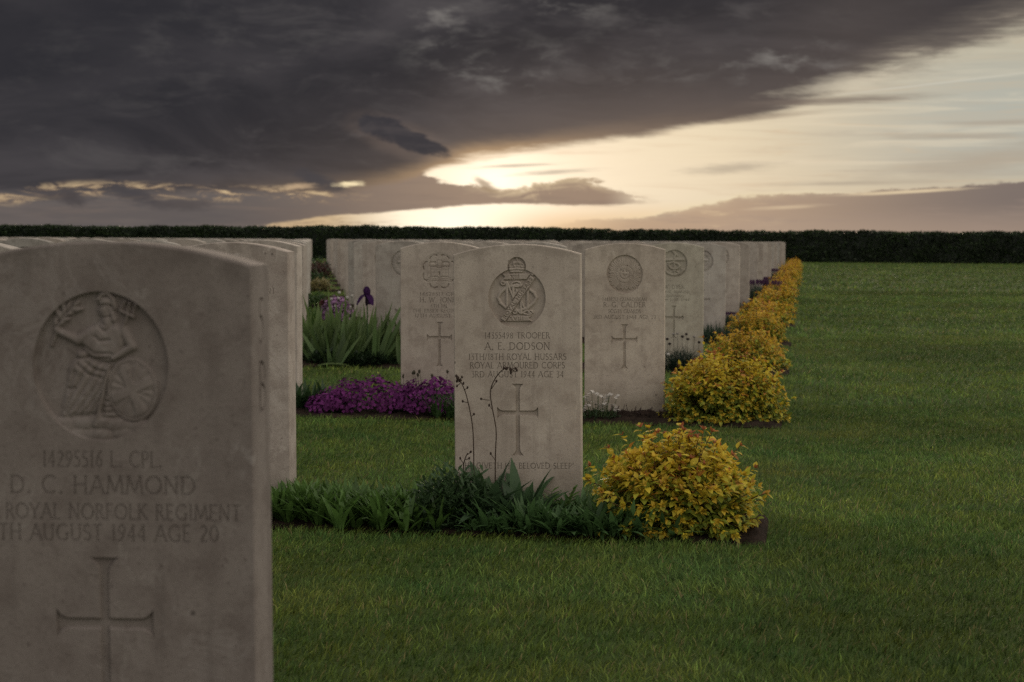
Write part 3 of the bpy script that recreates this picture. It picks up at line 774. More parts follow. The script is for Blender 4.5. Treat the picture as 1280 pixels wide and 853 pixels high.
def ground():
    n = 2
    S = 6000.0
    V = [(-S, -S, 0), (S, -S, 0), (S, S, 0), (-S, S, 0)]
    o = link('lawn', mesh_np('lawn', V, [[0, 1, 2, 3]], None, None, [M_LAWN], False)); tag(o, kind='structure')
    # soil strips along the rows
    for k in range(0, NROW):
        xs = np.arange(-34 if k > 3 else -9 if k > 1 else -4, BX1 + .001, .018 if k == 1 else .04 if k < 3 else .12)
        xs = np.append(xs, BX1)
        m = 27 if k == 1 else 13; ys = np.linspace(0, 1, m)
        a, b = bed_y0(k), bed_y1(k)
        Xg, T = np.meshgrid(xs, ys, indexing='ij')
        ed = rng.normal(0, .008, len(xs)); ed2 = rng.normal(0, .008, len(xs))
        Yg = a + ed[:, None] + (b - a + ed2 - ed)[:, None] * T
        Zg = .004 + .030 * np.sin(np.pi * T) ** .6 + rng.normal(0, .009, Xg.shape) * np.sin(np.pi * T)
        Zg[-1] = .002
        i = np.arange(len(xs) - 1)[:, None] * m; j = np.arange(m - 1)[None, :]
        q = np.stack([i + j, i + m + j, i + m + j + 1, i + j + 1], -1).reshape(-1, 4)
        o = link('flower_bed_soil', mesh_np('flower_bed_soil', np.stack([Xg, Yg, Zg], -1).reshape(-1, 3), q, None, None, [M_SOIL], True)); tag(o, kind='structure')

def in_bed(x, y):
    k = np.round((y - Y0) / DY); yy = y - (Y0 + DY * k)
    f = np.where(k == 1, -.265, -.305)
    return (x < BX1) & (yy > f - .005) & (yy < .205) & (k < NROW)

def grass():
    Vs, Qs, Ts, Cs = [], [], [], []; off = 0
    zones = [(2.6, 5.4, 17000, .026, .0024), (5.4, 9, 8500, .027, .0029), (9, 16, 2300, .032, .0046), (16, 30, 560, .040, .0095), (30, 72, 75, .046, .024)]
    for d0, d1, dens, hh, ww in zones:
        area = (d1 - d0) * (d0 + d1) / 2 * .74; N = int(area * dens)
        d = np.sqrt(rng.uniform(d0 * d0, d1 * d1, N)); u = rng.uniform(-.36, .38, N)
        x = -math.sin(YAW) * d + math.cos(YAW) * d * u; y = math.cos(YAW) * d + math.sin(YAW) * d * u
        cl = np.sin(x * 3.1 + 1.7 * np.sin(y * 2.3)) * np.sin(y * 2.7 + 1.3 * np.sin(x * 1.9))
        keep = ~in_bed(x, y); x, y, cl, d = x[keep], y[keep], cl[keep], d[keep]; N = len(x)
        tuft = np.sin(x * 23 + 2 * np.sin(y * 17)) * np.sin(y * 21 + 2 * np.sin(x * 19))
        L = hh * rng.uniform(.5, 1.3, N) * (1 + .16 * cl + .22 * tuft); W = ww * rng.uniform(.7, 1.3, N)
        # turf leans the way the mower last went, with untidy tufts
        la = .9 + .9 * cl + 1.0 * tuft + rng.normal(0, 1.1, N); lean = np.abs(rng.normal(.55, .28, N)) + (.15 * (cl > .3))
        D = np.stack([np.cos(la) * np.sin(lean), np.sin(la) * np.sin(lean), np.cos(lean)], -1)
        fa = rng.uniform(0, np.pi, N); S = np.stack([np.cos(fa), np.sin(fa), np.zeros(N)], -1) * (W / 2)[:, None]
        B = np.stack([x, y, np.full(N, -.002)], -1)
        M = B + D * (L * .55)[:, None]; H = np.stack([np.cos(la), np.sin(la), np.full(N, -.25)], -1)
        T = M + (D * .75 + H * .35) * (L * .5)[:, None]
        V = np.stack([B - S, B + S, M - S * .85, M + S * .85, T], 1).reshape(-1, 3)
        i = np.arange(N) * 5 + off
        Qs.append(np.stack([i, i + 1, i + 3, i + 2], -1)); Ts.append(np.stack([i + 2, i + 3, i + 4], -1))
        g = rng.uniform(0, 1, (N, 1)); c = np.array([.058, .110, .022]) * (1 - g) + np.array([.150, .222, .044]) * g
        big = np.sin(x * .9 + 1.1 * np.sin(y * .63 + .4)) * np.sin(y * .8 + .9 * np.sin(x * .7 + 2))
        c = c * (1 + .15 * cl[:, None] + .16 * big[:, None]) * np.exp(rng.normal(-.05, .30, (N, 1)))
        dry = np.clip(np.sin(x * 1.9 + 2.2 * np.sin(y * 1.3)) * np.sin(y * 2.2 + 1.5 * np.sin(x * 1.1)) - .45, 0, 1)[:, None]
        c = c * (1 - dry * .7) + np.array([.17, .19, .055]) * dry * .7
        hue = np.sin(x * 5.1 + 2.4 * np.sin(y * 4.3 + 1)) * np.sin(y * 5.7 + 2.1 * np.sin(x * 3.7)); hue2 = np.sin(x * 11 + 2.5 * np.sin(y * 9)) * np.sin(y * 12.3 + 2.2 * np.sin(x * 8.1))
        hv = (.6 * hue + .5 * hue2 + rng.normal(0, .30, N))[:, None]
        c = c * (1 + hv * np.array([.26, .05, -.10])) * (1 + .12 * hue2[:, None])
        c *= (1 + .22 * np.clip((d - 4.5) / 1.3, 0, 1) * np.clip(1 - (x + .2) / 1.2, .25, 1) - .10 * np.clip((d - 12) / 12, 0, 1))[:, None] * np.array([1.0, .97, 1.0])  # mid lawn lightened: grazing light put into the blade colour
        dead = rng.uniform(0, 1, N) < .045; c[dead] = np.array([.28, .24, .10]) * rng.uniform(.7, 1.1, (dead.sum(), 1))
        stripe = np.sin((x * .22 + y * .97) * 1.25 + .3 * np.sin(x * 1.3)) * (x > -.1)
        c *= (1 + .13 * np.clip(stripe * 3, -1, 1))[:, None]
        C = np.repeat(c[:, None, :], 5, 1); C[:, 4] *= 1.12
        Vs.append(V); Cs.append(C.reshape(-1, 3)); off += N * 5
    print('grass verts', off)
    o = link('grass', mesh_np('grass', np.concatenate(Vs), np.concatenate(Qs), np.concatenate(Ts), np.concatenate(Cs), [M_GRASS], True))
    tag(o, 'short mown green grass of the lawn between the rows', 'grass', kind='stuff')

# ------------------------------------------------------------------ plants
def fib_dirs(n, pmin, pmax):
    """directions spread over part of a dome, polar angle from the vertical"""
    i = np.arange(n) + .5; cz = np.cos(pmin) + (np.cos(pmax) - np.cos(pmin)) * i / n
    a = i * 2.399963 + rng.normal(0, .25, n); s = np.sqrt(1 - cz ** 2)
    return np.stack([np.cos(a) * s, np.sin(a) * s, cz], -1)

def golden_shrub(loc, rx, ry, hz, nsh, ll, label, seed, warm=0.0, green=.5):
    global rng
    keep = rng; rng = np.random.default_rng(seed)
    root = empty('golden_shrub', loc, label, 'shrub', 'golden shrubs at the ends of the rows')
    fol, stem = MB(), MB()
    D = fib_dirs(nsh, 0, R(93)); D += rng.normal(0, .09, D.shape); D = nrm(D)
    ls = []; tip = []
    lump = 1 + .10 * np.sin(np.arctan2(D[:, 1], D[:, 0]) * 3 + seed) + .06 * np.sin(np.arctan2(D[:, 1], D[:, 0]) * 5 + 2 * seed)
    spur = np.where(rng.uniform(0, 1, nsh) < .06, rng.uniform(1.05, 1.20, nsh), rng.uniform(.80, 1.04, nsh))
    for n_ in range(nsh):
        d = D[n_]; se = (abs(d[0]) ** 2.7 + abs(d[1]) ** 2.7 + abs(d[2]) ** 2.7) ** (-1 / 2.7); T = d * se * np.array([rx, ry, hz]) * lump[n_] * spur[n_]; T[2] = max(T[2], .03)
        B = np.array([d[0] * .05 + rng.normal(0, .03), d[1] * .05 + rng.normal(0, .03), 0])
        mid = B + (T - B) * .5 + np.array([0, 0, hz * .10 * (1 - d[2])])
        s = np.linspace(0, 1, 9)[:, None]; P = (1 - s) ** 2 * B + 2 * s * (1 - s) * mid + s * s * T
        if n_ % 2 == 0: tubes(stem, [P], (.0032, .0012), (.13, .065, .035), 4)
        Ls = np.linalg.norm(T - B); m = max(5, int(Ls * .62 / (ll * .33)))
        sv = np.linspace(.42, 1.0, m)
        Tn = nrm(T - mid)
        A1 = nrm(np.cross(Tn, np.array([.1, .2, 1.0]))); A2 = np.cross(A1, Tn)
        for q, sv_ in enumerate(sv):
            p = (1 - sv_) ** 2 * B + 2 * sv_ * (1 - sv_) * mid + sv_ ** 2 * T
            an = q * 2.4 + n_
            dr = np.cos(an) * A1 + np.sin(an) * A2 * .8 + Tn * (.25 + .35 * sv_) + np.array([d[0], d[1], -.15]) * .45
            ls.append((p, dr, sv_, p[2] / hz, 0))
        for q in range(5):                                     # young tip leaves
            an = q * 1.257; dr = Tn * .9 + .65 * (np.cos(an) * A1 + np.sin(an) * A2)
            ls.append((T, dr, 1.0, T[2] / hz, 1 if spur[n_] > 1.02 or rng.uniform() < .13 else 2))
    P = np.array([l[0] for l in ls]); dr = np.array([l[1] for l in ls]); sv = np.array([l[2] for l in ls]); hh = np.array([l[3] for l in ls]); kd = np.array([l[4] for l in ls])
    N = len(P); up = np.array([0, 0, 1.0]) + rng.normal(0, .28, (N, 3)) + .35 * nrm(P * np.array([1, 1, .3]))
    Lf = ll * rng.uniform(.7, 1.18, N) * np.where(kd > 0, .62, 1.0) * (1.05 - .15 * sv); Wf = Lf * rng.uniform(.50, .62, N) * np.where(kd == 1, .75, 1)
    gold = np.array([.78, .615 - .085 * warm, .058]); lime = np.array([.46, .50, .06]); gr = np.array([.19, .25, .04]); org = np.array([.66, .30, .06]); red = np.array([.38, .13, .055])
    age = np.clip(hh + rng.normal(0, .26, N) + (sv - .8) * .9, 0, 1.2)[:, None]       # older leaves lower on the shoots are greener
    c = np.where(age > .5, lime + (gold - lime) * np.clip((age - .5) / .35, 0, 1), gr + (lime - gr) * np.clip((age - (.28 * green)) / (.5 - .28 * green), 0, 1))
    isor = (rng.uniform(0, 1, N) < .07) & (hh > .45); c[isor] = org * rng.uniform(.8, 1.1, (isor.sum(), 1))
    t1 = kd == 1; k1 = np.clip((hh[t1] - .35) / .4, 0, 1)[:, None]; c[t1] = (red * k1 + gold * (1 - k1)) * rng.uniform(.75, 1.3, (t1.sum(), 1)); t2 = kd == 2; c[t2] = gold * .75 + org * .25
    c = c * rng.uniform(.70, 1.12, (N, 1))
    tipc = np.where((rng.uniform(0, 1, N) < .22)[:, None], c * .6 + org * .4, c)
    leaves(fol, P, dr, up, Lf, Wf, rng.uniform(.05, .45, N), rng.uniform(.05, .35, N), 'ovate', c, tipc)
    link('foliage', fol.mesh('foliage', [M_GOLD]), root); link('stems', stem.mesh('stems', [M_STEM]), root)
    rng = keep
    return root

def rosette(mb, cx, cy, n, L, W, col, prof='lance', tilt=(15, 75), droop=(.1, .5), fold=.25, z0=.015, spread=.02, cvar=.25):
    a = np.arange(n) * 2.39996 + rng.uniform(0, 6); t = np.radians(rng.uniform(tilt[0], tilt[1], n))
    D = np.stack([np.cos(a) * np.sin(t), np.sin(a) * np.sin(t), np.cos(t)], -1)
    B = np.stack([cx + np.cos(a) * spread * rng.uniform(.2, 1, n), cy + np.sin(a) * spread * rng.uniform(.2, 1, n), np.full(n, z0)], -1)
    up = np.stack([-np.cos(a) * np.cos(t), -np.sin(a) * np.cos(t), np.sin(t)], -1) + rng.normal(0, .15, (n, 3))
    l = L * rng.uniform(.6, 1.15, n)
    c = np.array(col) * rng.uniform(1 - cvar, 1 + cvar, (n, 1)) * np.array([1, 1, 1])
    leaves(mb, B, D, up, l, W * rng.uniform(.75, 1.2, n), rng.uniform(droop[0], droop[1], n), fold, prof, c)

def mound_plant(name, loc, label, cat, group, r, h, nst, leafL, leafW, col, prof='lance', per=9, droop=.2, up0=.3):
    """cushion of short leafy stems"""
    root = empty(name, loc, label, cat, group); fol = MB(); D = fib_dirs(nst, 0, R(92)); P, dr = [], []
    for d in D:
        T = d * np.array([r[0], r[1], h]) * rng.uniform(.8, 1.08); T[2] = max(T[2], .012)
        for q in range(per):
            s = .45 + .55 * (q + 1) / per; P.append(T * s * np.array([1, 1, s ** .3])); an = q * 2.4 + d[0] * 9
            dr.append(d * .9 + np.array([np.cos(an), np.sin(an), up0]) * .8)
    P = np.array(P); dr = np.array(dr); N = len(P)
    leaves(fol, P, dr, np.array([0, 0, 1.]) + rng.normal(0, .3, (N, 3)), leafL * rng.uniform(.7, 1.2, N), leafW, droop, .15, prof, np.array(col) * rng.uniform(.65, 1.25, (N, 1)))
    link('foliage', fol.mesh('foliage', [M_LEAF]), root)
    return root, D

def florets(root, P, size, col, nper=4, name='flowers', colvar=.3, stems=None, nor=None):
    """small four-petalled flowers at points P (local)"""
    mb = MB(); P = np.repeat(np.asarray(P), nper, 0); N = len(P)
    a = np.tile(np.arange(nper) * 2 * np.pi / nper, N // nper) + np.repeat(rng.uniform(0, 6, N // nper), nper)
    tilt = np.repeat(rng.normal(0, .45, (N // nper, 3)), nper, 0)
    nv = np.array([[0, 0, 1.]] * N) if nor is None else np.repeat(nrm(np.asarray(nor)), nper, 0)
    nv = nrm(nv + tilt * .6); e1 = nrm(np.cross(nv, np.array([.13, .31, .94]))); e2 = np.cross(nv, e1)
    D = e1 * np.cos(a)[:, None] + e2 * np.sin(a)[:, None] + nv * .25
    cc = np.array(col) * np.repeat(rng.uniform(1 - colvar, 1 + colvar, (N // nper, 1)), nper, 0)
    leaves(mb, P, D, nv, size * rng.uniform(.8, 1.2, N), size * .85, .2, .1, 'petal', cc)
    link(name, mb.mesh(name, [M_PETAL]), root)
    if stems:
        sm = MB(); tubes(sm, stems, (.0016, .0011), (.07, .10, .04), 4); link('stems', sm.mesh('stems', [M_STEM]), root)

GREEN = (.055, .115, .028); DKGREEN = (.030, .062, .024); BLUEG = (.045, .085, .05); LTGREEN = (.10, .17, .04)

def garden():
    def gp(px, k, dy=-.18):
        d = CM.to_3x3() @ Vector(((px - 640) / F_PX, (426.5 - 300) / F_PX, -1.0)); y_ = row_y(k) + dy; return Vector((d.x * y_ / d.y, y_, 0))
    # ---- golden shrubs
    p1 = G(844, 664)
    golden_shrub((p1.x, p1.y, .0), .228, .23, .258, 680, .0345, 'nearest golden shrub, low and wide with red shoot tips, beside the central headstone', 3, green=.35)
    p2 = (-.375, row_y(2) - .02, 0)
    golden_shrub(p2, .268, .27, .290, 760, .032, 'tall rounded golden shrub at the right end of the third row of stones', 8, green=1.2)
    sizes = [None, None, None, (.262, .26, .262, .032), (.235, .25, .275, .033), (.25, .26, .25, .038), (.23, .25, .275, .040), (.24, .25, .26, .042)]
    for k in range(3, 8):
        a = sizes[k]
        golden_shrub((-.375 + rng.uniform(-.02, .02), row_y(k), 0), a[0], a[1], a[2], 380 if k < 5 else 210, a[3] * (1 if k < 5 else 1.25),
                     f'golden shrub at the right end of the {ORD[k + 1]} row of stones, counting from the front', 20 + k, warm=1.0, green=.5)
    src = [o for o in COL.objects if o.name.startswith('golden_shrub')][-2:]
    for k in range(8, NROW):
        s0 = src[k % 2]; o = s0.copy(); COL.objects.link(o); o.location = (-.375 + rng.uniform(-.03, .03), row_y(k), 0)
        o.rotation_euler = (0, 0, rng.uniform(0, 6)); f = rng.uniform(.9, 1.12); o.scale = (f, f, rng.uniform(.9, 1.15))
        o['label'] = f'golden shrub at the right end of the {ORD[k + 1]} row of stones, counting from the front'
        for ch in s0.children:
            c = ch.copy(); COL.objects.link(c); c.parent = o
    gB = 'plants in the bed before the central stone'
    # ---- bed of the second row: broad leaved clumps on the left
    spots = [(352, -.19), (380, -.06), (399, -.20), (427, -.09), (450, -.21), (478, -.12), (503, -.20), (530, -.13)]
    lab = ['leafy green clump at the left end of the front bed, against the nearest stone', 'leafy green clump under the right edge of the scratched headstone', 'third leafy green clump from the left in the front bed',
           'fourth leafy green clump from the left in the front bed', 'fifth leafy green clump from the left in the front bed', 'sixth leafy green clump from the left in the front bed',
           'seventh leafy green clump from the left in the front bed', 'leafy green clump left of the dark small-leaved cushion, eighth from the left']
    for (px, py), lb in zip(spots, lab):
        p = gp(px, 1, py); o = empty('leafy_plant', p, lb, 'plant', gB); mb = MB()
        for q in range(20):
            rosette(mb, rng.normal(0, .055), rng.normal(0, .045), 12, .108, .0175, np.array((.092, .175, .040)) * rng.uniform(.55, 1.3), tilt=(2, 44), droop=(.05, .6))
        link('foliage', mb.mesh('foliage', [M_LEAF]), o)
    # more of the same bed further left, behind the nearest stone
    # ---- dark small-leaved cushion
    p = gp(572, 1, -.15); mound_plant('cushion_plant', p, 'dark small-leaved cushion plant at the foot of the central headstone, left side', 'plant', gB, (.15, .11), .185, 260, .030, .0085, (.075, .135, .056), per=11)
    p = gp(537, 1, -.22); mound_plant('cushion_plant', p, 'low dark cushion plant between the leafy clumps and the larger cushion', 'plant', gB, (.08, .06), .10, 110, .028, .0085, (.055, .10, .04), per=9)
    # ---- tall dark rosettes against the stone
    for (px, py, s, lb) in ((632, -.11, 1.0, 'tall dark rosette of upright leaves hiding part of the epitaph on the central stone'), (672, -.09, .60, 'smaller dark rosette to the right of the tall one at the stone foot')):
        p = gp(px, 1, py); o = empty('rosette_plant', p, lb, 'plant', gB); mb = MB()
        for q in range(4):
            rosette(mb, rng.normal(0, .04), rng.normal(0, .02), 20, .175 * s, .034 * s, np.array((.066, .120, .055)) * rng.uniform(.75, 1.2), tilt=(2, 55), droop=(.1, .6), spread=.04)
        rosette(mb, 0, 0, 30, .15 * s, .034 * s, (.048, .09, .04), tilt=(40, 80), droop=(.1, .5), spread=.05)
        link('foliage', mb.mesh('foliage', [M_LEAF]), o)
    # ---- pale divided leaves and lance-leaved clumps on the right
    p = gp(698, 1, -.16); o = empty('feathery_plant', p, 'pale green plant with divided leaves right of the dark rosettes', 'plant', gB); mb = MB()
    for q in range(22):
        a = q * 2.4; t = R(random.uniform(12, 62)); L = random.uniform(.09, .15); d = np.array([math.cos(a) * math.sin(t), math.sin(a) * math.sin(t), math.cos(t)])
        P = np.array([d * L * u - np.array([0, 0, .05 * u * u * t]) for u in np.linspace(.05, 1, 9)]); tubes(mb, [P], (.0013, .0008), (.10, .17, .045), 4)
        B = np.repeat(P[3:], 2, 0); sgn = np.tile([1, -1], len(P) - 3)[:, None]; sd = nrm(np.cross(d, [0, 0, 1.]))
        leaves(mb, B, sd * sgn + d * .8, np.array([0, 0, 1.]) + rng.normal(0, .1, B.shape), .034, .010, .2, .1, 'lance', np.array((.105, .185, .045)) * rng.uniform(.8, 1.15, (len(B), 1)))
    link('foliage', mb.mesh('foliage', [M_LEAF]), o)
    spots = [(622, -.24), (660, -.25), (702, -.25), (738, -.24), (770, -.23), (722, -.10), (758, -.10), (800, -.25)]
    lab = ['small lance-leaved clump at the front of the bed below the central cross', 'lance-leaved clump at the bed front, just right of the cross line', 'lance-leaved clump at the bed front below the stone\'s right edge',
           'dark lance-leaved clump at the bed front, midway to the golden shrub', 'dark lance-leaved clump under the left edge of the golden shrub', 'lance-leaved clump against the lower right corner of the central headstone',
           'lance-leaved clump between the central stone and the golden shrub', 'dark lance-leaved clump half under the golden shrub, rightmost in the bed']
    for i, ((px, py), lb) in enumerate(zip(spots, lab)):
        p = gp(px, 1, py); o = empty('lance_leaved_plant', p, lb, 'plant', gB); mb = MB()
        for q in range(12):
            rosette(mb, rng.normal(0, .045), rng.normal(0, .03), 10, .108 if i else .07, .0165, np.array((.085, .165, .056)) * rng.uniform(.75, 1.25), tilt=(8, 66), droop=(.05, .5))
        link('foliage', mb.mesh('foliage', [M_LEAF]), o)
    # tiny yellowed seedling on the bare soil
    p = gp(640, 1, -.275); o = empty('seedling', p, 'tiny yellowed seedling at the front edge of the bed below the cross', 'plant'); mb = MB()
    rosette(mb, 0, 0, 6, .024, .008, (.28, .22, .05), tilt=(5, 50)); link('foliage', mb.mesh('foliage', [M_LEAF]), o)
    # ---- dead flower stalks in front of the stone
    yst = row_y(1) - .075
    def on_plane(px, py):
        d = CM.to_3x3() @ Vector(((px - 640) / F_PX, (426.5 - py) / F_PX, -1.0)); t = yst / d.y; return np.array((d.x * t, yst, CAMH + d.z * t))
    def smooth(P, n=26):
        P = np.array(P); t = np.linspace(0, len(P) - 1, n); i = np.clip(t.astype(int), 0, len(P) - 2); f = (t - i)[:, None]
        Pm = np.concatenate([[2 * P[0] - P[1]], P, [2 * P[-1] - P[-2]]]); a, b, c, d = Pm[i], Pm[i + 1], Pm[i + 2], Pm[i + 3]
        return .5 * (2 * b + (c - a) * f + (2 * a - 5 * b + 4 * c - d) * f ** 2 + (3 * b - a - 3 * c + d) * f ** 3)
    for pts, twigs, lb in (([(592, 640), (592, 588), (591, 540), (588, 515), (583, 490), (577, 475), (573, 470)], [(590, 520, 594, 517), (586, 503, 580, 501), (581, 487, 586, 484), (577, 478, 573, 482), (575, 474, 579, 471)],
                            'dry upright flower stalk standing before the left edge of the central stone'),
                           ([(619, 640), (619, 570), (620, 540), (616, 515), (613, 495), (615, 483), (622, 470), (631, 461), (638, 459), (645, 463)], [(620, 575, 615, 566), (613, 500, 603, 498), (615, 486, 622, 476), (617, 512, 613, 506), (641, 460, 646, 460), (644, 462, 640, 466)],
                            'dry flower stalk curling over at the top, before the carved cross'),
                           ([(580, 645), (579, 588), (582, 575), (587, 565)], [(581, 580, 577, 572), (583, 574, 588, 572), (585, 568, 590, 564)], 'short dry twig at the lower left corner of the central stone')):
        P = smooth([on_plane(*q) for q in pts]); P[:, 1] += np.linspace(0, -.02, len(P)) + .01 * np.sin(np.linspace(0, 5, len(P)))
        root = P[0].copy(); root[2] = 0
        o = empty('dried_flower_stalk', root, lb, 'dried flower', 'dry stalks before the central stone'); mb = MB()
        tubes(mb, [P - root], (.0021, .0014), (.060, .040, .028), 6)
        pod_list = []
        for x0_, y0_, x1_, y1_ in twigs:
            a, b = on_plane(x0_, y0_), on_plane(x1_, y1_); a[1] -= .012; b[1] -= .02
            tubes(mb, [np.array([a, (a + b) / 2 + [0, 0, -.001], b]) - root], (.0012, .0010), (.060, .040, .028), 4); pod_list.append((b - root, .0032))
        if 'curling' in lb or 'upright' in lb:
            for q in range(7): pod_list.append((P[-1 - q] - root + rng.normal(0, .004, 3), .0036))
        link('stem', mb.mesh('stem', [M_STEM]), o)
        for c_, r_ in pod_list:
            pm = MB(); blob(pm, c_, (r_, r_, r_ * 1.25), (.050, .034, .027), 7, 6, .25); link('seed_pod', pm.mesh('seed_pod', [M_STEM]), o)

    # ---- third row bed: purple cushions, grassy clump, heather, white flowers
    g3 = 'plants in the third row bed'
    for (px, py, rx, ry, h, lb) in ((462, -.15, .27, .14, .165, 'broad cushion of purple flowers left of the central headstone'), (540, -.17, .20, .13, .168, 'purple flowering cushion at the foot of the castle badge stone'), (414, -.19, .12, .09, .10, 'low purple cushion spilling left towards the scratched stone edge')):
        p = gp(px, 2, py); o, D = mound_plant('purple_cushion', p, lb, 'flowering plant', 'purple flowering cushions', (rx, ry), h * .86, 110, .024, .006, (.045, .075, .030), per=7)
        n = int(820 * rx / .2); d = fib_dirs(n, 0, R(80)); P = d * np.array([rx, ry, h]) * rng.uniform(.86, 1.1, (n, 1)); P[:, 2] += .012 * np.sin(P[:, 0] * 40) + .01
        florets(o, P, .0095, (.165, .034, .155), 4, colvar=.5, nor=d / np.array([rx, ry, h]) + rng.normal(0, .35, d.shape))
    p = gp(383, 2, -.1); o = empty('leafy_plant', p, 'dark green leafy plant beside the scratched headstone, left of the purple cushions', 'plant', g3); mb = MB()
    for q in range(8): rosette(mb, rng.normal(0, .05), rng.normal(0, .05), 10, .16, .02, (.040, .080, .030), tilt=(4, 50))
    link('foliage', mb.mesh('foliage', [M_LEAF]), o)
    p = gp(560, 2, -.29); o = empty('grassy_plant', p, 'grassy green tuft in front of the purple cushions', 'plant', g3); mb = MB()
    for q in range(7): rosette(mb, rng.normal(0, .06), rng.normal(0, .025), 12, .16, .009, (.05, .10, .03), 'sword', (4, 40), (.05, .4))
    link('foliage', mb.mesh('foliage', [M_LEAF]), o)
    # stalks with buds above the cushions
    p = gp(532, 2, -.1); o = empty('budding_stems', p, 'thin dark budding stems rising above the purple cushions', 'plant', g3); mb = MB()
    for q in range(7):
        x = rng.uniform(-.12, .1); z = rng.uniform(.17, .215); P = np.array([(x, 0, .02), (x + rng.normal(0, .01), .0, z * .6), (x + rng.normal(0, .02), 0, z)]); tubes(mb, [P], (.0018, .001), (.045, .05, .03), 4)
        pm = MB(); blob(pm, P[-1], (.006, .006, .009), (.05, .045, .03), 7, 6, .3); link('bud', pm.mesh('bud', [M_STEM]), o)
    link('stems', mb.mesh('stems', [M_STEM]), o)
    p = gp(750, 2, -.2); o, D = mound_plant('white_flowered_plant', p, 'small green cushion with white flower heads, left foot of the star badge stone', 'flowering plant', g3, (.11, .08), .062, 70, .022, .006, (.045, .085, .032), per=7)
    P, st = [], []
    for q in range(30):
        x, y = rng.uniform(-.10, .10), rng.uniform(-.06, .05); z = rng.uniform(.05, .15) * (1.05 - abs(x) * 3); st.append(np.array([(x * .7, y, .03), (x, y, z)])); P += [np.array([x, y, z]) + rng.normal(0, .006, 3) for _ in range(5)]
    florets(o, np.array(P), .0095, (.66, .62, .56), 5, 'flowers', .12, st)
    p = gp(800, 2, -.14); o = empty('heather', p, 'dark brown heather-like plants along the foot of the star badge stone', 'plant', g3); mb = MB()
    for q in range(60):
        x, y = rng.uniform(-.15, .15), rng.uniform(-.05, .05); z = rng.uniform(.03, .075); t = rng.normal(0, .25, 2)
        tubes(mb, [np.array([(x, y, 0), (x + t[0] * z, y + t[1] * z, z)])], (.0016, .0012), (.07, .045, .04), 4)
        P = np.array([x, y, 0]) + np.linspace(.2, 1, 12)[:, None] * np.array([t[0] * z, t[1] * z, z]); a = np.arange(12) * 2.4
        leaves(mb, P, np.stack([np.cos(a), np.sin(a), np.full(12, .9)], -1), np.array([[0, .3, 1.]] * 12), .012, .0035, .1, .1, 'needle', np.array((.075, .050, .045)) * rng.uniform(.6, 1.3, (12, 1)))
    link('foliage', mb.mesh('foliage', [M_LEAF]), o)

    # ---- fourth row bed: iris, ground leaves, thrift
    g4 = 'plants in the fourth row bed'
    def iris(px, py, n, L, lb, flower=None):
        p = gp(px, 3, py); o = empty('iris_plant', p, lb, 'plant', 'iris clumps'); mb = MB()
        for q in range(n):
            cx, cy = rng.normal(0, .10), rng.normal(0, .06); fa = rng.uniform(-.5, .5) + (math.pi if rng.uniform() < .5 else 0)
            m = 6
            for s_ in range(m):
                t = (s_ - (m - 1) / 2) * .13 + rng.normal(0, .12) + cx * 1.5; l = L * rng.uniform(.55, 1.08) * (1 - .12 * abs(s_ - 2.5))
                D = np.array([[math.sin(t) * math.cos(fa) , math.sin(t) * math.sin(fa) * .8 + rng.normal(0, .05), math.cos(t)]]); 
                upv = np.array([[-math.sin(fa) * .9 + rng.normal(0, .3), -1.0, .15]])
                leaves(mb, np.array([[cx + t * .05, cy, 0.]]), D, upv, l * rng.uniform(.7, 1.05), .034 * rng.uniform(.7, 1.2), rng.uniform(-.12, .30), .16, 'sword', np.array((.090, .155, .050)) * rng.uniform(.45, 1.4), np.array((.14, .20, .065)))
        link('foliage', mb.mesh('foliage', [M_LEAF]), o)
        return o, p
    o, p = iris(434, -.16, 22, .53, 'large iris clump with sword leaves and one dark purple bloom')
    iris(394, -.13, 16, .48, 'iris clump with sword leaves beside the dark left gap, without a bloom')
    o2, p2_ = iris(480, -.12, 14, .47, 'iris clump leaning right against the castle badge stone')
    q = Vector((CM.inverted() @ Vector((p.x, p.y, 0)))); 
    def at_y(px, py, yy):
        d = CM.to_3x3() @ Vector(((px - 640) / F_PX, (426.5 - py) / F_PX, -1.0)); t = yy / d.y; return np.array((d.x * t, yy, CAMH + d.z * t))
    b0 = at_y(459, 400, p.y); st = MB(); tubes(st, [np.array([(b0[0] + .01, p.y, .0), (b0[0] + .004, p.y, b0[2] * .6), (b0[0], p.y, b0[2] + .09)]) - np.array(p)], (.006, .005), (.06, .10, .04), 6); link('flower_stem', st.mesh('flower_stem', [M_STEM]), o)
    fl = MB(); c = at_y(458.5, 366, p.y) - np.array(p)
    for q in range(3):
        a = q * 2.094 + 1.57
        d = np.array([[math.cos(a) * .45, math.sin(a) * .45, 1.0]]); leaves(fl, [c + [0, 0, -.02]], d, [[-math.cos(a), -math.sin(a), .4]], .060, .050, -.5, .25, 'petal', (.060, .020, .085))
        a = (-2.35, -.80, 1.57)[q]; d = np.array([[math.cos(a) * .8, math.sin(a) * .8, .25]]); leaves(fl, [c + [0, 0, -.015]], d, [[-.3 * math.cos(a), -.3 * math.sin(a), 1.]], .075, .050, 1.15, .15, 'petal', (.042, .012, .066)); blob(fl, c + [0, 0, .005], (.024, .024, .034), (.05, .016, .075), 8, 6, .15)
    for z in (-.06, -.045): blob(fl, c + [0, 0, z], (.012, .012, .03), (.05, .03, .05), 8, 6)
    link('flower', fl.mesh('flower', [M_PETAL]), o)
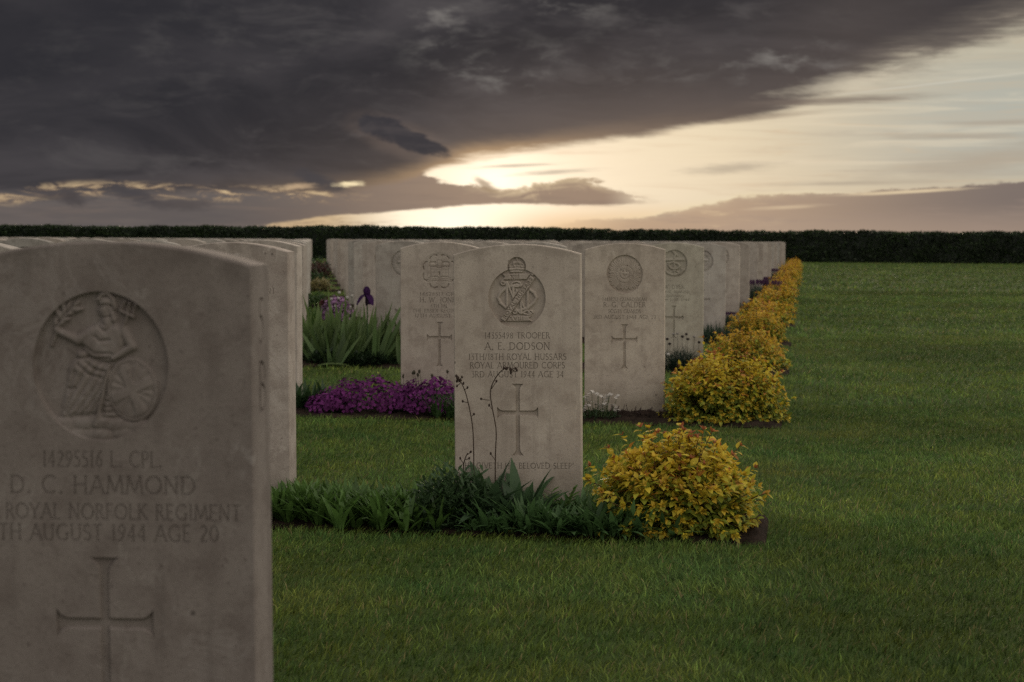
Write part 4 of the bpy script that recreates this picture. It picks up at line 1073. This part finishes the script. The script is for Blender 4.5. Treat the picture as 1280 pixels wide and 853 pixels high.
    for (px, py, lb) in ((478, -.2, 'dark ground-covering leaves below the castle badge stone, right of the irises'), (455, -.24, 'dark low leaves at the foot of the large iris clump'), (408, -.22, 'dark low leaves at the foot of the left iris clump')):
        p = gp(px, 3, py); mound_plant('low_leafy_plant', p, lb, 'plant', g4, (.13, .07), .10, 60, .045, .02, (.030, .055, .024), 'ovate', 6)
    p = gp(412, 3, -.32); o = empty('fallen_leaf', p, 'pale green iris leaf flopped flat on the bed edge', 'leaf'); mb = MB()
    leaves(mb, [[-.08, 0, .012]], [[1, -.05, .28]], [[-.2, -.3, 1.]], .24, .036, .28, .15, 'sword', (.12, .17, .06)); link('blade', mb.mesh('blade', [M_LEAF]), o)
    # flopped leaf is one piece: the blade is its own part
    p = gp(853, 3, -.17); o, D = mound_plant('thrift_cushion', p, 'dark thrift cushion with dry flower heads, at the foot of the anchor badge stone', 'flowering plant', g4, (.135, .11), .135, 120, .06, .004, (.026, .048, .030), 'needle', 9)
    P, st, dk = [], [], MB(); stm = MB(); wh = MB()
    for q, (px, py) in enumerate(((837, 430), (842, 418), (847, 417), (853, 421), (858, 418), (860, 424), (868, 421), (874, 428), (834, 424))):
        t = at_y(px, py, p.y - .05 + .012 * (q % 4)) - np.array(p); tubes(stm, [np.array([(t[0] * .8, t[1], .08), (t[0] * .95, t[1], (t[2] + .08) / 2), t])], (.0015, .001), (.06, .06, .04), 4)
        blob(wh if q in (1, 2, 6) else dk, t, (.011, .011, .008), (.42, .38, .34) if q in (1, 2, 6) else (.04, .03, .028), 8, 5, .2)
    t = at_y(835, 443, p.y - .12) - np.array(p); tubes(stm, [np.array([(t[0], t[1], 0), t])], (.0016, .001), (.06, .08, .04), 4); blob(wh, t, (.012, .012, .009), (.60, .57, .53), 8, 5, .2)
    link('stems', stm.mesh('stems', [M_STEM]), o); link('dry_heads', dk.mesh('dry_heads', [M_STEM]), o); link('white_heads', wh.mesh('white_heads', [M_PETAL]), o)

    # ---- fifth row and beyond
    p = gp(421, 4); o, D = mound_plant('lilac_mound', p, 'mound of pale lilac flowers behind the irises', 'flowering plant', None, (.17, .13), .33, 90, .05, .012, (.05, .09, .035), per=8)
    n = 420; d = fib_dirs(n, 0, R(60)); florets(o, d * np.array([.18, .14, .345]) * rng.uniform(.92, 1.06, (n, 1)), .016, (.40, .22, .39), 4, nor=d)
    p = gp(424, 4, -.32); o = empty('white_flowered_plant', p, 'white pompon flowers between the irises and the lilac mound', 'flowering plant'); mb = MB(); sm = MB()
    for px, py in ((424, 366), (423, 373), (414, 374), (434, 372), (419, 383), (427, 384), (398, 391), (413, 389), (414, 397), (438, 384), (440, 370), (447, 376)):
        t = at_y(px, py, p.y) - np.array(p); tubes(sm, [np.array([(t[0], 0, 0), t])], (.002, .0015), (.06, .10, .04), 4); blob(mb, t, .013 if py < 375 else .010, (.58, .55, .51), 8, 6, .25)
    link('stems', sm.mesh('stems', [M_STEM]), o); link('flower_heads', mb.mesh('flower_heads', [M_PETAL]), o)
    p = gp(393, 4, -.3); o = empty('leafy_plant', p, 'green sword-leaved plant left of the lilac mound', 'plant'); mb = MB()
    for q in range(8): rosette(mb, rng.normal(0, .08), rng.normal(0, .05), 10, .30, .018, (.07, .13, .03), 'sword', (2, 28), (.02, .3))
    link('foliage', mb.mesh('foliage', [M_LEAF]), o)
    def lav(px, k, r, h, lb, purple):
        p = gp(px, k); o = empty('lavender', p, lb, 'plant', 'lavender tufts'); mb = MB(); hd = MB()
        n = int(160 * r / .15); a = rng.uniform(0, 6.28, n); q = np.sqrt(rng.uniform(0, 1, n)) * r
        B = np.stack([np.cos(a) * q, np.sin(a) * q * .6, np.zeros(n)], -1); D = np.stack([np.cos(a) * q / r * .35, np.sin(a) * q / r * .3, np.ones(n)], -1) + rng.normal(0, .1, (n, 3))
        leaves(mb, B, D, rng.normal(0, 1, (n, 3)) * [1, 1, .2] + [0, -1, .2], h * rng.uniform(.6, 1.05, n), .010, .05, .1, 'needle', np.array((.045, .075, .045)) * rng.uniform(.7, 1.2, (n, 1)))
        link('foliage', mb.mesh('foliage', [M_LEAF]), o)
        if purple:
            m = n // 2; B2 = B[:m] + nrm(D[:m]) * h * .9
            leaves(hd, B2, D[:m], [0, -1., .2] * np.ones((m, 3)), h * .22, .013, .0, .2, 'petal', np.array((.085, .040, .085)) * rng.uniform(.7, 1.2, (m, 1))); link('flower_spikes', hd.mesh('flower_spikes', [M_PETAL]), o)
    lav(896, 4, .17, .19, 'grey green lavender tuft at the foot of the fifth row end stone', False)
    lav(911, 5, .08, .13, 'small dark tuft at the foot of the sixth row end stone', True)
    lav(932, 6, .15, .15, 'low green tuft at the foot of the seventh row end stone', False)
    lav(950, 7, .20, .30, 'tall lavender with purple spikes at the foot of the eighth row end stone', True)
    lav(958, 9, .16, .22, 'dark purple lavender at the foot of the tenth row end stone', True)
    lav(966, 11, .2, .26, 'purple lavender at the foot of the twelfth row end stone', True)
    gC = 'small plants in the far gap between stones'
    for k, px, colr, r, h, lb in ((6, 391, (.055, .10, .03), .22, .16, 'bushy green plant in the far gap, seventh row'), (5, 408, (.10, .03, .04), .10, .2, 'dark red plant beside the stone, sixth row gap'), (8, 400, (.30, .26, .12), .22, .20, 'pale cream flowering plant in the far gap, ninth row'),
                                  (9, 392, (.05, .09, .03), .3, .25, 'bushy green plant in the far gap, tenth row'), (11, 399, (.10, .05, .04), .3, .34, 'reddish brown plant in the far gap, twelfth row'), (13, 394, (.04, .07, .03), .4, .34, 'dark green plant in the far gap, fourteenth row')):
        p = gp(px, k); mound_plant('small_plant', p, lb, 'plant', gC, (r, r * .6), h, 50, .05 + .004 * k, .018 + .002 * k, colr, 'ovate', 6)

# ------------------------------------------------------------------ hedge and hills
def hedge():
    Yh = 72.2; x0, x1 = -46.0, 24.0
    def top(x): return 1.225 + .05 * (x < -8) + .022 * np.sin(x * .9) + .018 * np.sin(x * 2.7 + 1) + .012 * np.sin(x * 6.1) + .05 * np.exp(-((x + 18) / 6) ** 2)
    V, Q = [], []; xs = np.arange(x0, x1 + .01, .25); m = 0
    prof = [(-.02, .0), (-.04, .5), (-.02, 1.0), (.15, 1.0), (.85, 1.0), (1.0, .97), (1.05, .0)]
    for x in xs:
        for dy, f in prof: V.append((x, Yh + dy + .06 + .03 * math.sin(x * 3 + f * 9), f * (top(x) - .05)))
    n = len(prof); i = np.arange(len(xs) - 1)[:, None] * n; j = np.arange(n - 1)[None, :]
    mb = MB(); mb.add(V, np.stack([i + j, i + j + 1, i + n + j + 1, i + n + j], -1).reshape(-1, 4), None, (.010, .018, .008))
    N = 60000; x = rng.uniform(x0, x1, N); f = rng.uniform(0, 1, N); T = top(x)
    ontop = rng.uniform(0, 1, N) < .30
    y = np.where(ontop, Yh + rng.uniform(0, 1.0, N), Yh + rng.normal(0, .05, N)); z = np.where(ontop, T + rng.normal(-.03, .018, N), f * T)
    B = np.stack([x, y, z], -1); D = rng.normal(0, 1, (N, 3)) + np.where(ontop[:, None], [0, -.2, 1.2], [0, -1.0, .3])
    cl = np.sin(x * 1.7 + 2 * np.sin(z * 4)) * np.sin(x * .41 + z * 3)
    c = np.array((.021, .036, .012)) * rng.uniform(.5, 1.8, (N, 1)) * (1 + .35 * cl[:, None])
    S = nrm(np.cross(D, rng.normal(0, 1, (N, 3)))); Dn = nrm(D); L = rng.uniform(.05, .11, N)[:, None]
    A = np.stack([B - S * L * .3, B + S * L * .3, B + S * L * .25 + Dn * L, B - S * L * .25 + Dn * L], 1).reshape(-1, 3)
    mb.add(A, np.arange(N * 4).reshape(-1, 4), None, np.repeat(c, 4, 0))
    o = link('hedge', mb.mesh('hedge', [M_HEDGE], False)); tag(o, 'long clipped dark green hedge closing the far end of the lawn', 'hedge')
    # low hills beyond
    D_ = 2600.0; a = np.linspace(-.55, .35, 220)
    hgt = 12.5 + 1.5 * np.sin(a * 9 + 1) + 1.0 * np.sin(a * 23) + 7.5 * np.exp(-((a + .142) / .009) ** 2) + 4 * np.exp(-((a + .20) / .02) ** 2) + 3 * np.exp(-((a + .165) / .05) ** 2)
    P0 = np.stack([np.sin(a) * D_, np.cos(a) * D_, np.full_like(a, -2.)], -1); P1 = np.stack([np.sin(a) * (D_ + 250), np.cos(a) * (D_ + 250), hgt], -1); P2 = np.stack([np.sin(a) * (D_ + 900), np.cos(a) * (D_ + 900), np.full_like(a, -2.)], -1)
    n = len(a); i = np.arange(n - 1); q = np.concatenate([np.stack([i, i + 1, i + n + 1, i + n], -1), np.stack([i + n, i + n + 1, i + 2 * n + 1, i + 2 * n], -1)])
    tag(link('hills', mesh_np('hills', np.concatenate([P0, P1, P2]), q, None, None, [M_HILL], True)), kind='structure')

ground(); grass(); garden(); hedge()

# ------------------------------------------------------------------ sky
def SX(x): return 640 + F_PX * math.atan((x - 640) / F_PX)
def SY(x, y): return (299.8 + ROLL * (x - 640)) - y
SUN_AZ = -YAW + math.atan((618 - 640) / F_PX)      # clockwise from +Y
SUN_EL = R(2.0)
def world():
    w = bpy.data.worlds.new('World'); scene.world = w; w.use_nodes = True; nt = w.node_tree
    for n in list(nt.nodes): nt.nodes.remove(n)
    out = nt.nodes.new('ShaderNodeOutputWorld'); bg = nt.nodes.new('ShaderNodeBackground'); nt.links.new(bg.outputs[0], out.inputs[0])
    tc = nt.nodes.new('ShaderNodeTexCoord'); sp = nt.nodes.new('ShaderNodeSeparateXYZ'); nt.links.new(tc.outputs['Generated'], sp.inputs[0])
    X, Y, Z = (E_(nt, sp.outputs[i]) for i in range(3))
    xr = X * math.cos(YAW) + Y * math.sin(YAW); yr = Y * math.cos(YAW) - X * math.sin(YAW)
    az = xr._m('ARCTAN2', yr); el = Z._m('ARCSINE')
    sx = az * F_PX + 640.0; sy = el * F_PX
    def nz(ax, ay, seed, detail=5, rough=.55, dist=.0):
        return noise(nt, comb(nt, sx / ax, sy / ay, seed), 1.0, detail, rough, dist) - .5
    def curve(v, pts, lo, hi, vlo, vhi):
        n = nt.nodes.new('ShaderNodeFloatCurve'); c = n.mapping.curves[0]
        P = [((p - lo) / (hi - lo), (q - vlo) / (vhi - vlo)) for p, q in pts]
        c.points[0].location = P[0]; c.points[-1].location = P[-1]
        for p in P[1:-1]: c.points.new(*p)
        n.mapping.extend = 'HORIZONTAL'; n.mapping.use_clip = False; n.mapping.update()
        nt.links.new(((v - lo) / (hi - lo)).k, n.inputs['Value'])
        return E_(nt, n.outputs[0]) * (vhi - vlo) + vlo
    def blob_(px, py, rx, ry, rot=0., soft=.5, warp=0.):
        cx, cy = SX(px), SY(px, py); c, s = math.cos(R(rot)), math.sin(R(rot))
        dx = sx - cx; dy = sy - cy
        u = (dx * c + dy * s) / rx; v = (dy * c - dx * s) / ry
        d = (u * u + v * v).sqrt()
        if warp: d = d + nz(rx * .7, ry * .9, px * .013 + 3, 4, .6) * warp
        return d.ss(1.0 + soft, 1.0 - soft)
    # clear sky
    sky = nt.nodes.new('ShaderNodeTexSky'); sky.sky_type = 'NISHITA'; sky.sun_disc = False; sky.sun_elevation = SUN_EL; sky.sun_rotation = SUN_AZ
    sky.air_density = 1.2; sky.dust_density = 2.0
    sxs, sys_ = SX(615), SY(615, 228)
    ds = (((sx - sxs) / 1.7) * ((sx - sxs) / 1.7) + (sy - sys_) * (sy - sys_)).sqrt()
    cl = mixc(nt, (ds / -260.0).exp(), (.53, .478, .340), (.88, .815, .615))
    teal = sx.ss(880, 1250) * curve(sy, [(0, 0), (60, .15), (140, 1), (200, .8), (260, .3), (600, .2)], 0, 600, 0, 1)
    cl = mixc(nt, sx.ss(820, 1280) * .34, cl, (.32, .29, .23)); cl = mixc(nt, nz(220, 13, 27.7, 6, .64, .5).ss(.0, .2) * sx.ss(820, 1100) * .55, cl, (.40, .36, .285)); cl = mixc(nt, teal * .85, cl, (.375, .42, .39))
    streak = nz(300, 18, 1.7, 6, .62, .6)
    cl = mixc(nt, streak.ss(.0, .22) * .5, cl, (.52, .43, .31))
    cl = mixc(nt, streak.ss(-.02, -.2) * .40, cl, (.70, .64, .49))
    cl = mixc(nt, nz(90, 9, 7.7, 6, .62, .4).ss(.06, .25) * .35 * sy.ss(70, 110), cl, (.56, .44, .30))
    glow = (ds / -38.0).exp()
    cl = mixc(nt, (glow * 1.25).clamp(), cl, (1.25, 1.15, .92))
    hz = ((sx - SX(575)) / 105.0); hglow = (hz * hz * -1.0).exp() * sy.ss(75, 20)
    cl = mixc(nt, hglow, cl, (1.2, 1.10, .86))
    gold = sx.ss(560, 720) * sx.ss(1000, 800) * sy.ss(55, 10)
    cl = mixc(nt, gold * .85, cl, (.74, .52, .275))
    vm = nt.nodes.new('ShaderNodeVectorMath'); vm.operation = 'SCALE'; nt.links.new(sky.outputs[0], vm.inputs[0]); vm.inputs['Scale'].default_value = .006
    c = mixc(nt, 1.0, cl, vm.outputs[0], 'ADD')
    c = mixc(nt, sx.ss(520, 390) * sy.ss(60, 25) * .9, c, (.60, .42, .23)); c = mixc(nt, nz(40, 8, 3.3, 6, .62).ss(-.02, .2) * sx.ss(560, 430) * sy.ss(60, 25) * .7, c, (.34, .235, .15))
    # small wisps in the bright part
    for a in ((910, 212, 46, 5, 4), (1190, 175, 70, 3.5, 0), (1250, 160, 60, 3, 1), (1225, 205, 110, 13, 8), (690, 216, 40, 2.4, 4), (1060, 231, 70, 2.5, 1), (640, 208, 40, 2, 3)):
        c = mixc(nt, blob_(*a, .9, 1.8) * .62, c, (.42, .345, .26))
    c = mixc(nt, blob_(1165, 112, 130, 1.1, 6, .8, .3) * .4, c, (.66, .62, .52))
    # low bank on the right
    bt = curve(sx, [(SX(640), 4), (SX(740), 26), (SX(790), 30), (SX(870), 43), (SX(905), 50), (SX(930), 57), (SX(1000), 59), (SX(1070), 61), (SX(1130), 65), (SX(1280), 73), (1800, 90), (2400, 60), (3200, 40)], 500, 3200, 0, 100)
    bn = nz(60, 22, 4.1, 6, .6) * 14 + nz(17, 8, 9.7, 5, .65) * 11
    bmask = (bt + bn - sy).ss(-1.5, 3.0) * sx.ss(650, 820)
    bcol = mixc(nt, sx.ss(800, 1280), (.50, .345, .23), (.185, .145, .13))
    bcol = mixc(nt, (sy / bt).ss(.75, .1) * .55, bcol, (.42, .30, .225))
    bcol = mixc(nt, nz(100, 12, 6.3, 5, .62).ss(0.0, .25) * .5, bcol, (.33, .24, .195))
    bcol = mixc(nt, nz(60, 9, 16.3, 5, .62).ss(0.04, .25) * sx.ss(1000, 880) * .7, bcol, (.74, .55, .33))
    c = mixc(nt, bmask * .94, c, bcol)
    rimb = ((bt + bn - sy).abs() / -2.6).exp() * sx.ss(700, 860) * sx.ss(1150, 950) * .5
    c = mixc(nt, rimb, c, (.86, .72, .46))
    c = mixc(nt, blob_(1128, 242, 66, 2.0, 3, .6, .8) * .8, c, (.78, .62, .40))
    c = mixc(nt, blob_(980, 260, 36, 2.0, 3, .9, 1.4) * .55, c, (.74, .57, .37))
    # middle band of cloud under the sun
    lo = curve(sx, [(-400, -60), (SX(300), -12), (SX(335), 16), (SX(400), 26), (SX(470), 32), (SX(540), 38), (SX(620), 44), (SX(700), 43), (SX(780), 44), (900, 52)], -400, 1000, -60, 150)
    hi = curve(sx, [(-400, 150), (SX(470), 140), (SX(520), 92), (SX(548), 76), (SX(575), 70), (SX(600), 66), (SX(640), 64), (SX(680), 73), (SX(720), 77), (SX(755), 70), (SX(790), 57), (SX(815), 50), (950, 42)], -400, 1000, -60, 150)
    wn = nz(42, 13, 12.3, 6, .64, .5); wn2 = nz(150, 16, 2.2, 5, .6)
    m2 = (sy - lo + wn * 7).ss(-1.5, 2.5) * (hi - sy + wn * 34).ss(-2, 4) * sx.ss(835, 750)
    mcol = mixc(nt, sx.ss(250, 640), (.105, .092, .092), (.325, .225, .160))
    mcol = mixc(nt, wn2.ss(-.05, .25) * .5, mcol, (.20, .145, .118))
    mcol = mixc(nt, (hi - sy + wn * 34).ss(14, 1) * sx.ss(560, 640) * sx.ss(800, 700) * .7, mcol, (.72, .55, .33))
    mcol = mixc(nt, wn.ss(.06, .22) * sx.ss(560, 620) * sx.ss(760, 680) * .6, mcol, (.62, .46, .28))
    c = mixc(nt, m2 * .97, c, mcol)
    c = mixc(nt, blob_(606, 232, 14, 5, -34, .7, 1.2) * .8, c, (.34, .24, .15))
    # the great dark deck
    dk = curve(sx, [(-400, 44), (SX(0), 50), (SX(300), 55), (SX(430), 58), (SX(510), 72), (SX(545), 88), (SX(580), 96), (SX(630), 104), (SX(700), 114), (SX(850), 137), (SX(1000), 164), (SX(1060), 186), (SX(1110), 203), (SX(1200), 222), (SX(1280), 243), (1500, 320), (2000, 480)], -400, 2000, 0, 500)
    dn = nz(110, 26, 21.0, 7, .62, .4); far = sx.ss(900, 1180)
    dd = (sy - dk + dn * (far * 42 + 18.0) + nz(70, 7, 31.0, 6, .66, .3) * (far * 26 + 9.0)) / (far * 2.2 + 1.0)
    dmask = dd.ss(-3.5, 9.0)
    var = nz(300, 95, 33.0, 6, .58, .6); var2 = nz(120, 38, 40.0, 7, .62, .6)
    base = mixc(nt, var.ss(-.18, .2), (.024, .0235, .028), (.064, .058, .062))
    base = mixc(nt, var2.ss(.0, .24) * .55, base, (.094, .086, .086))
    base = mixc(nt, sx.ss(560, 60) * sy.ss(70, 210) * .75, base, (.029, .028, .033))
    base = mixc(nt, sx.ss(860, 1150) * sy.ss(190, 270) * .6, base, (.040, .036, .038))
    und = (dd / -60.0).exp() * ((sx - SX(720)) / 330.0)._m('MULTIPLY', (sx - SX(720)) / -330.0).exp()
    base = mixc(nt, (und * .85).clamp(), base, (.195, .146, .116))
    near = (ds / -50.0).exp() * 1.5
    base = mixc(nt, near.clamp() * dd.ss(30, 0), base, (.62, .40, .21))
    base = mixc(nt, far * dd.ss(22, -2) * .6, base, (.27, .225, .18))
    base = mixc(nt, far * nz(120, 14, 77, 6, .62, .5).ss(.0, .2) * dd.ss(18, 0) * .6, base, (.46, .39, .30))
    c = mixc(nt, dmask, c, base)
    nt.links.new(c, bg.inputs['Color']); S = bg.outputs[0]
    def over(S, m, col):
        b_ = nt.nodes.new('ShaderNodeBackground'); x_ = nt.nodes.new('ShaderNodeMixShader')
        if isinstance(col, tuple): b_.inputs['Color'].default_value = (*col, 1)
        else: nt.links.new(col, b_.inputs['Color'])
        nt.links.new(m.clamp().k, x_.inputs[0]); nt.links.new(S, x_.inputs[1]); nt.links.new(b_.outputs[0], x_.inputs[2])
        return x_.outputs[0]
    S = over(S, blob_(1050, 130, 85, 4.5, 2, .8, 1.6) * .75, (.20, .155, .125)); S = over(S, blob_(950, 150, 60, 3, 6, .9, 1.4) * .5, (.26, .19, .14))
    S = over(S, blob_(1050, 110, 55, 8, 10, 1.0, 2.2) * .6, (.66, .58, .44))
    # pale rents in the deck
    rent = nz(60, 26, 90.0, 6, .6, .15)
    for px, py, rx, ry, st_ in ((625, 95, 50, 24, .9), (560, 66, 40, 26, .7), (690, 10, 110, 16, .9), (975, 78, 45, 16, .9), (1000, 98, 60, 10, .9), (545, 26, 24, 14, .8), (900, 84, 110, 14, .5), (760, 60, 120, 40, .25), (300, 60, 240, 50, .16)):
        S = over(S, blob_(px, py, rx, ry, 8, .98, .8) * rent.ss(-.04, .26) * st_ * .68, (.27, .25, .228))
    # broken bright strip under the deck on the left
    sn = nz(46, 10, 50.0, 7, .66, .6); yc = curve(sx, [(-400, 46), (SX(0), 46), (SX(60), 54), (SX(120), 58), (SX(280), 54), (SX(330), 54), (SX(450), 52), (700, 50)], -400, 800, 0, 100)
    strip = (sy - yc).abs().ss(14, 2) * sn.ss(-.04, .09) * sx.ss(480, 400)
    S = over(S, strip * .85, mixc(nt, sn.ss(0, .22), (.33, .225, .14), (.72, .54, .31)))
    low = sy.ss(44, 36) * sx.ss(560, 300)
    S = over(S, low * nz(90, 12, 61, 5, .6).ss(-.05, .2) * .4, (.165, .135, .122))
    # dark cloudlets and the bright eye
    for a, col in (((72, 247, 34, 6, -4), (.07, .06, .062)), ((172, 247, 34, 8, -14), (.062, .056, .06)), ((228, 257, 30, 7, 0), (.085, .072, .07)), ((398, 227, 30, 8, -22), (.064, .058, .062)), ((90, 248, 14, 8, -30), (.07, .06, .06))):
        S = over(S, blob_(*a, .7, 1.9) * .85, col)
    S = over(S, blob_(436, 231, 14, 2.8, 3, .8, 1.9), (.95, .78, .48))
    S = over(S, blob_(372, 234, 16, 3.2, 4, .9, 1.8) * .8, (.58, .41, .25))
    lens = (blob_(478, 161, 33, 15, -18, .6, 1.1).max(blob_(515, 178, 46, 12, -20, .6, 1.1)) + nz(14, 7, 5.5, 5, .65) * .5).ss(.30, .80); rim = blob_(505, 176, 62, 20, -20, .5, .9)
    S = over(S, rim * .34, (.21, .155, .125)); S = over(S, lens * .9, mixc(nt, nz(40, 12, 8.8, 5, .6).ss(-.1, .2), (.038, .036, .042), (.062, .055, .058)))
    # golden slit along the horizon, left of the sun
    hs = (sy - 11.0).abs().ss(9, 3) * sx.ss(310, 360) * sx.ss(480, 430) * nz(34, 9, 71, 6, .64).ss(-.08, .08)
    S = over(S, hs * .8, (.62, .44, .25))
    # sky out of view, round about and overhead, brightened to light the stones
    bg2 = nt.nodes.new('ShaderNodeBackground'); cloud = noise(nt, tc.outputs['Generated'], 3.1, 3, .55)
    hc = mixc(nt, cloud.ss(.35, .65), SKY_LO, SKY_HI)
    hc = mixc(nt, (xr * .5 + .5).ss(0, 1), mixc(nt, 1.0, hc, (.52, .52, .56), 'MULTIPLY'), mixc(nt, 1.0, hc, (1.62, 1.54, 1.40), 'MULTIPLY'))
    hc = mixc(nt, yr.ss(-.1, .75) * el.ss(.75, .25) * xr.ss(.2, -.2) * .8, hc, (.07, .065, .07))
    hc = mixc(nt, el.ss(-.003, -.03), hc, (.05, .06, .04))
    nt.links.new(hc, bg2.inputs['Color'])
    side = az.abs().ss(.34, .56).max(el.ss(.165, .42)).max(el.ss(-.004, -.02))
    ms = nt.nodes.new('ShaderNodeMixShader'); nt.links.new(side.k, ms.inputs[0]); nt.links.new(S, ms.inputs[1]); nt.links.new(bg2.outputs[0], ms.inputs[2]); nt.links.new(ms.outputs[0], out.inputs[0])
    w.cycles.sampling_method = 'MANUAL'; w.cycles.sample_map_resolution = 512
SKY_LO, SKY_HI = (.50, .49, .50), (.86, .83, .80)
world()

sd = bpy.data.lights.new('sun', 'SUN'); sd.energy = 1.4; sd.angle = R(12); sd.color = (1.0, .80, .55)
so = bpy.data.objects.new('sun', sd); COL.objects.link(so)
sdir = Vector((math.sin(SUN_AZ) * math.cos(R(4)), math.cos(SUN_AZ) * math.cos(R(4)), math.sin(R(4))))
so.rotation_euler = sdir.to_track_quat('Z', 'Y').to_euler(); so.location = (-8, 40, 12)

# ------------------------------------------------------------------ render settings
scene.render.engine = 'CYCLES'
scene.cycles.use_denoising = False
try: scene.cycles.denoiser = 'OPENIMAGEDENOISE'
except Exception: pass
scene.cycles.sample_clamp_direct = 4.0; scene.cycles.sample_clamp_indirect = 2.0; scene.cycles.max_bounces = 4; scene.cycles.diffuse_bounces = 2; scene.cycles.glossy_bounces = 1; scene.cycles.transmission_bounces = 2; scene.cycles.use_adaptive_sampling = True; scene.cycles.adaptive_threshold = .01; scene.cycles.caustics_reflective = False; scene.cycles.caustics_refractive = False
vs = scene.view_settings; vs.view_transform = 'Standard'; vs.look = 'None'; vs.exposure = 0.0; vs.gamma = 1.0; vs.use_curve_mapping = False
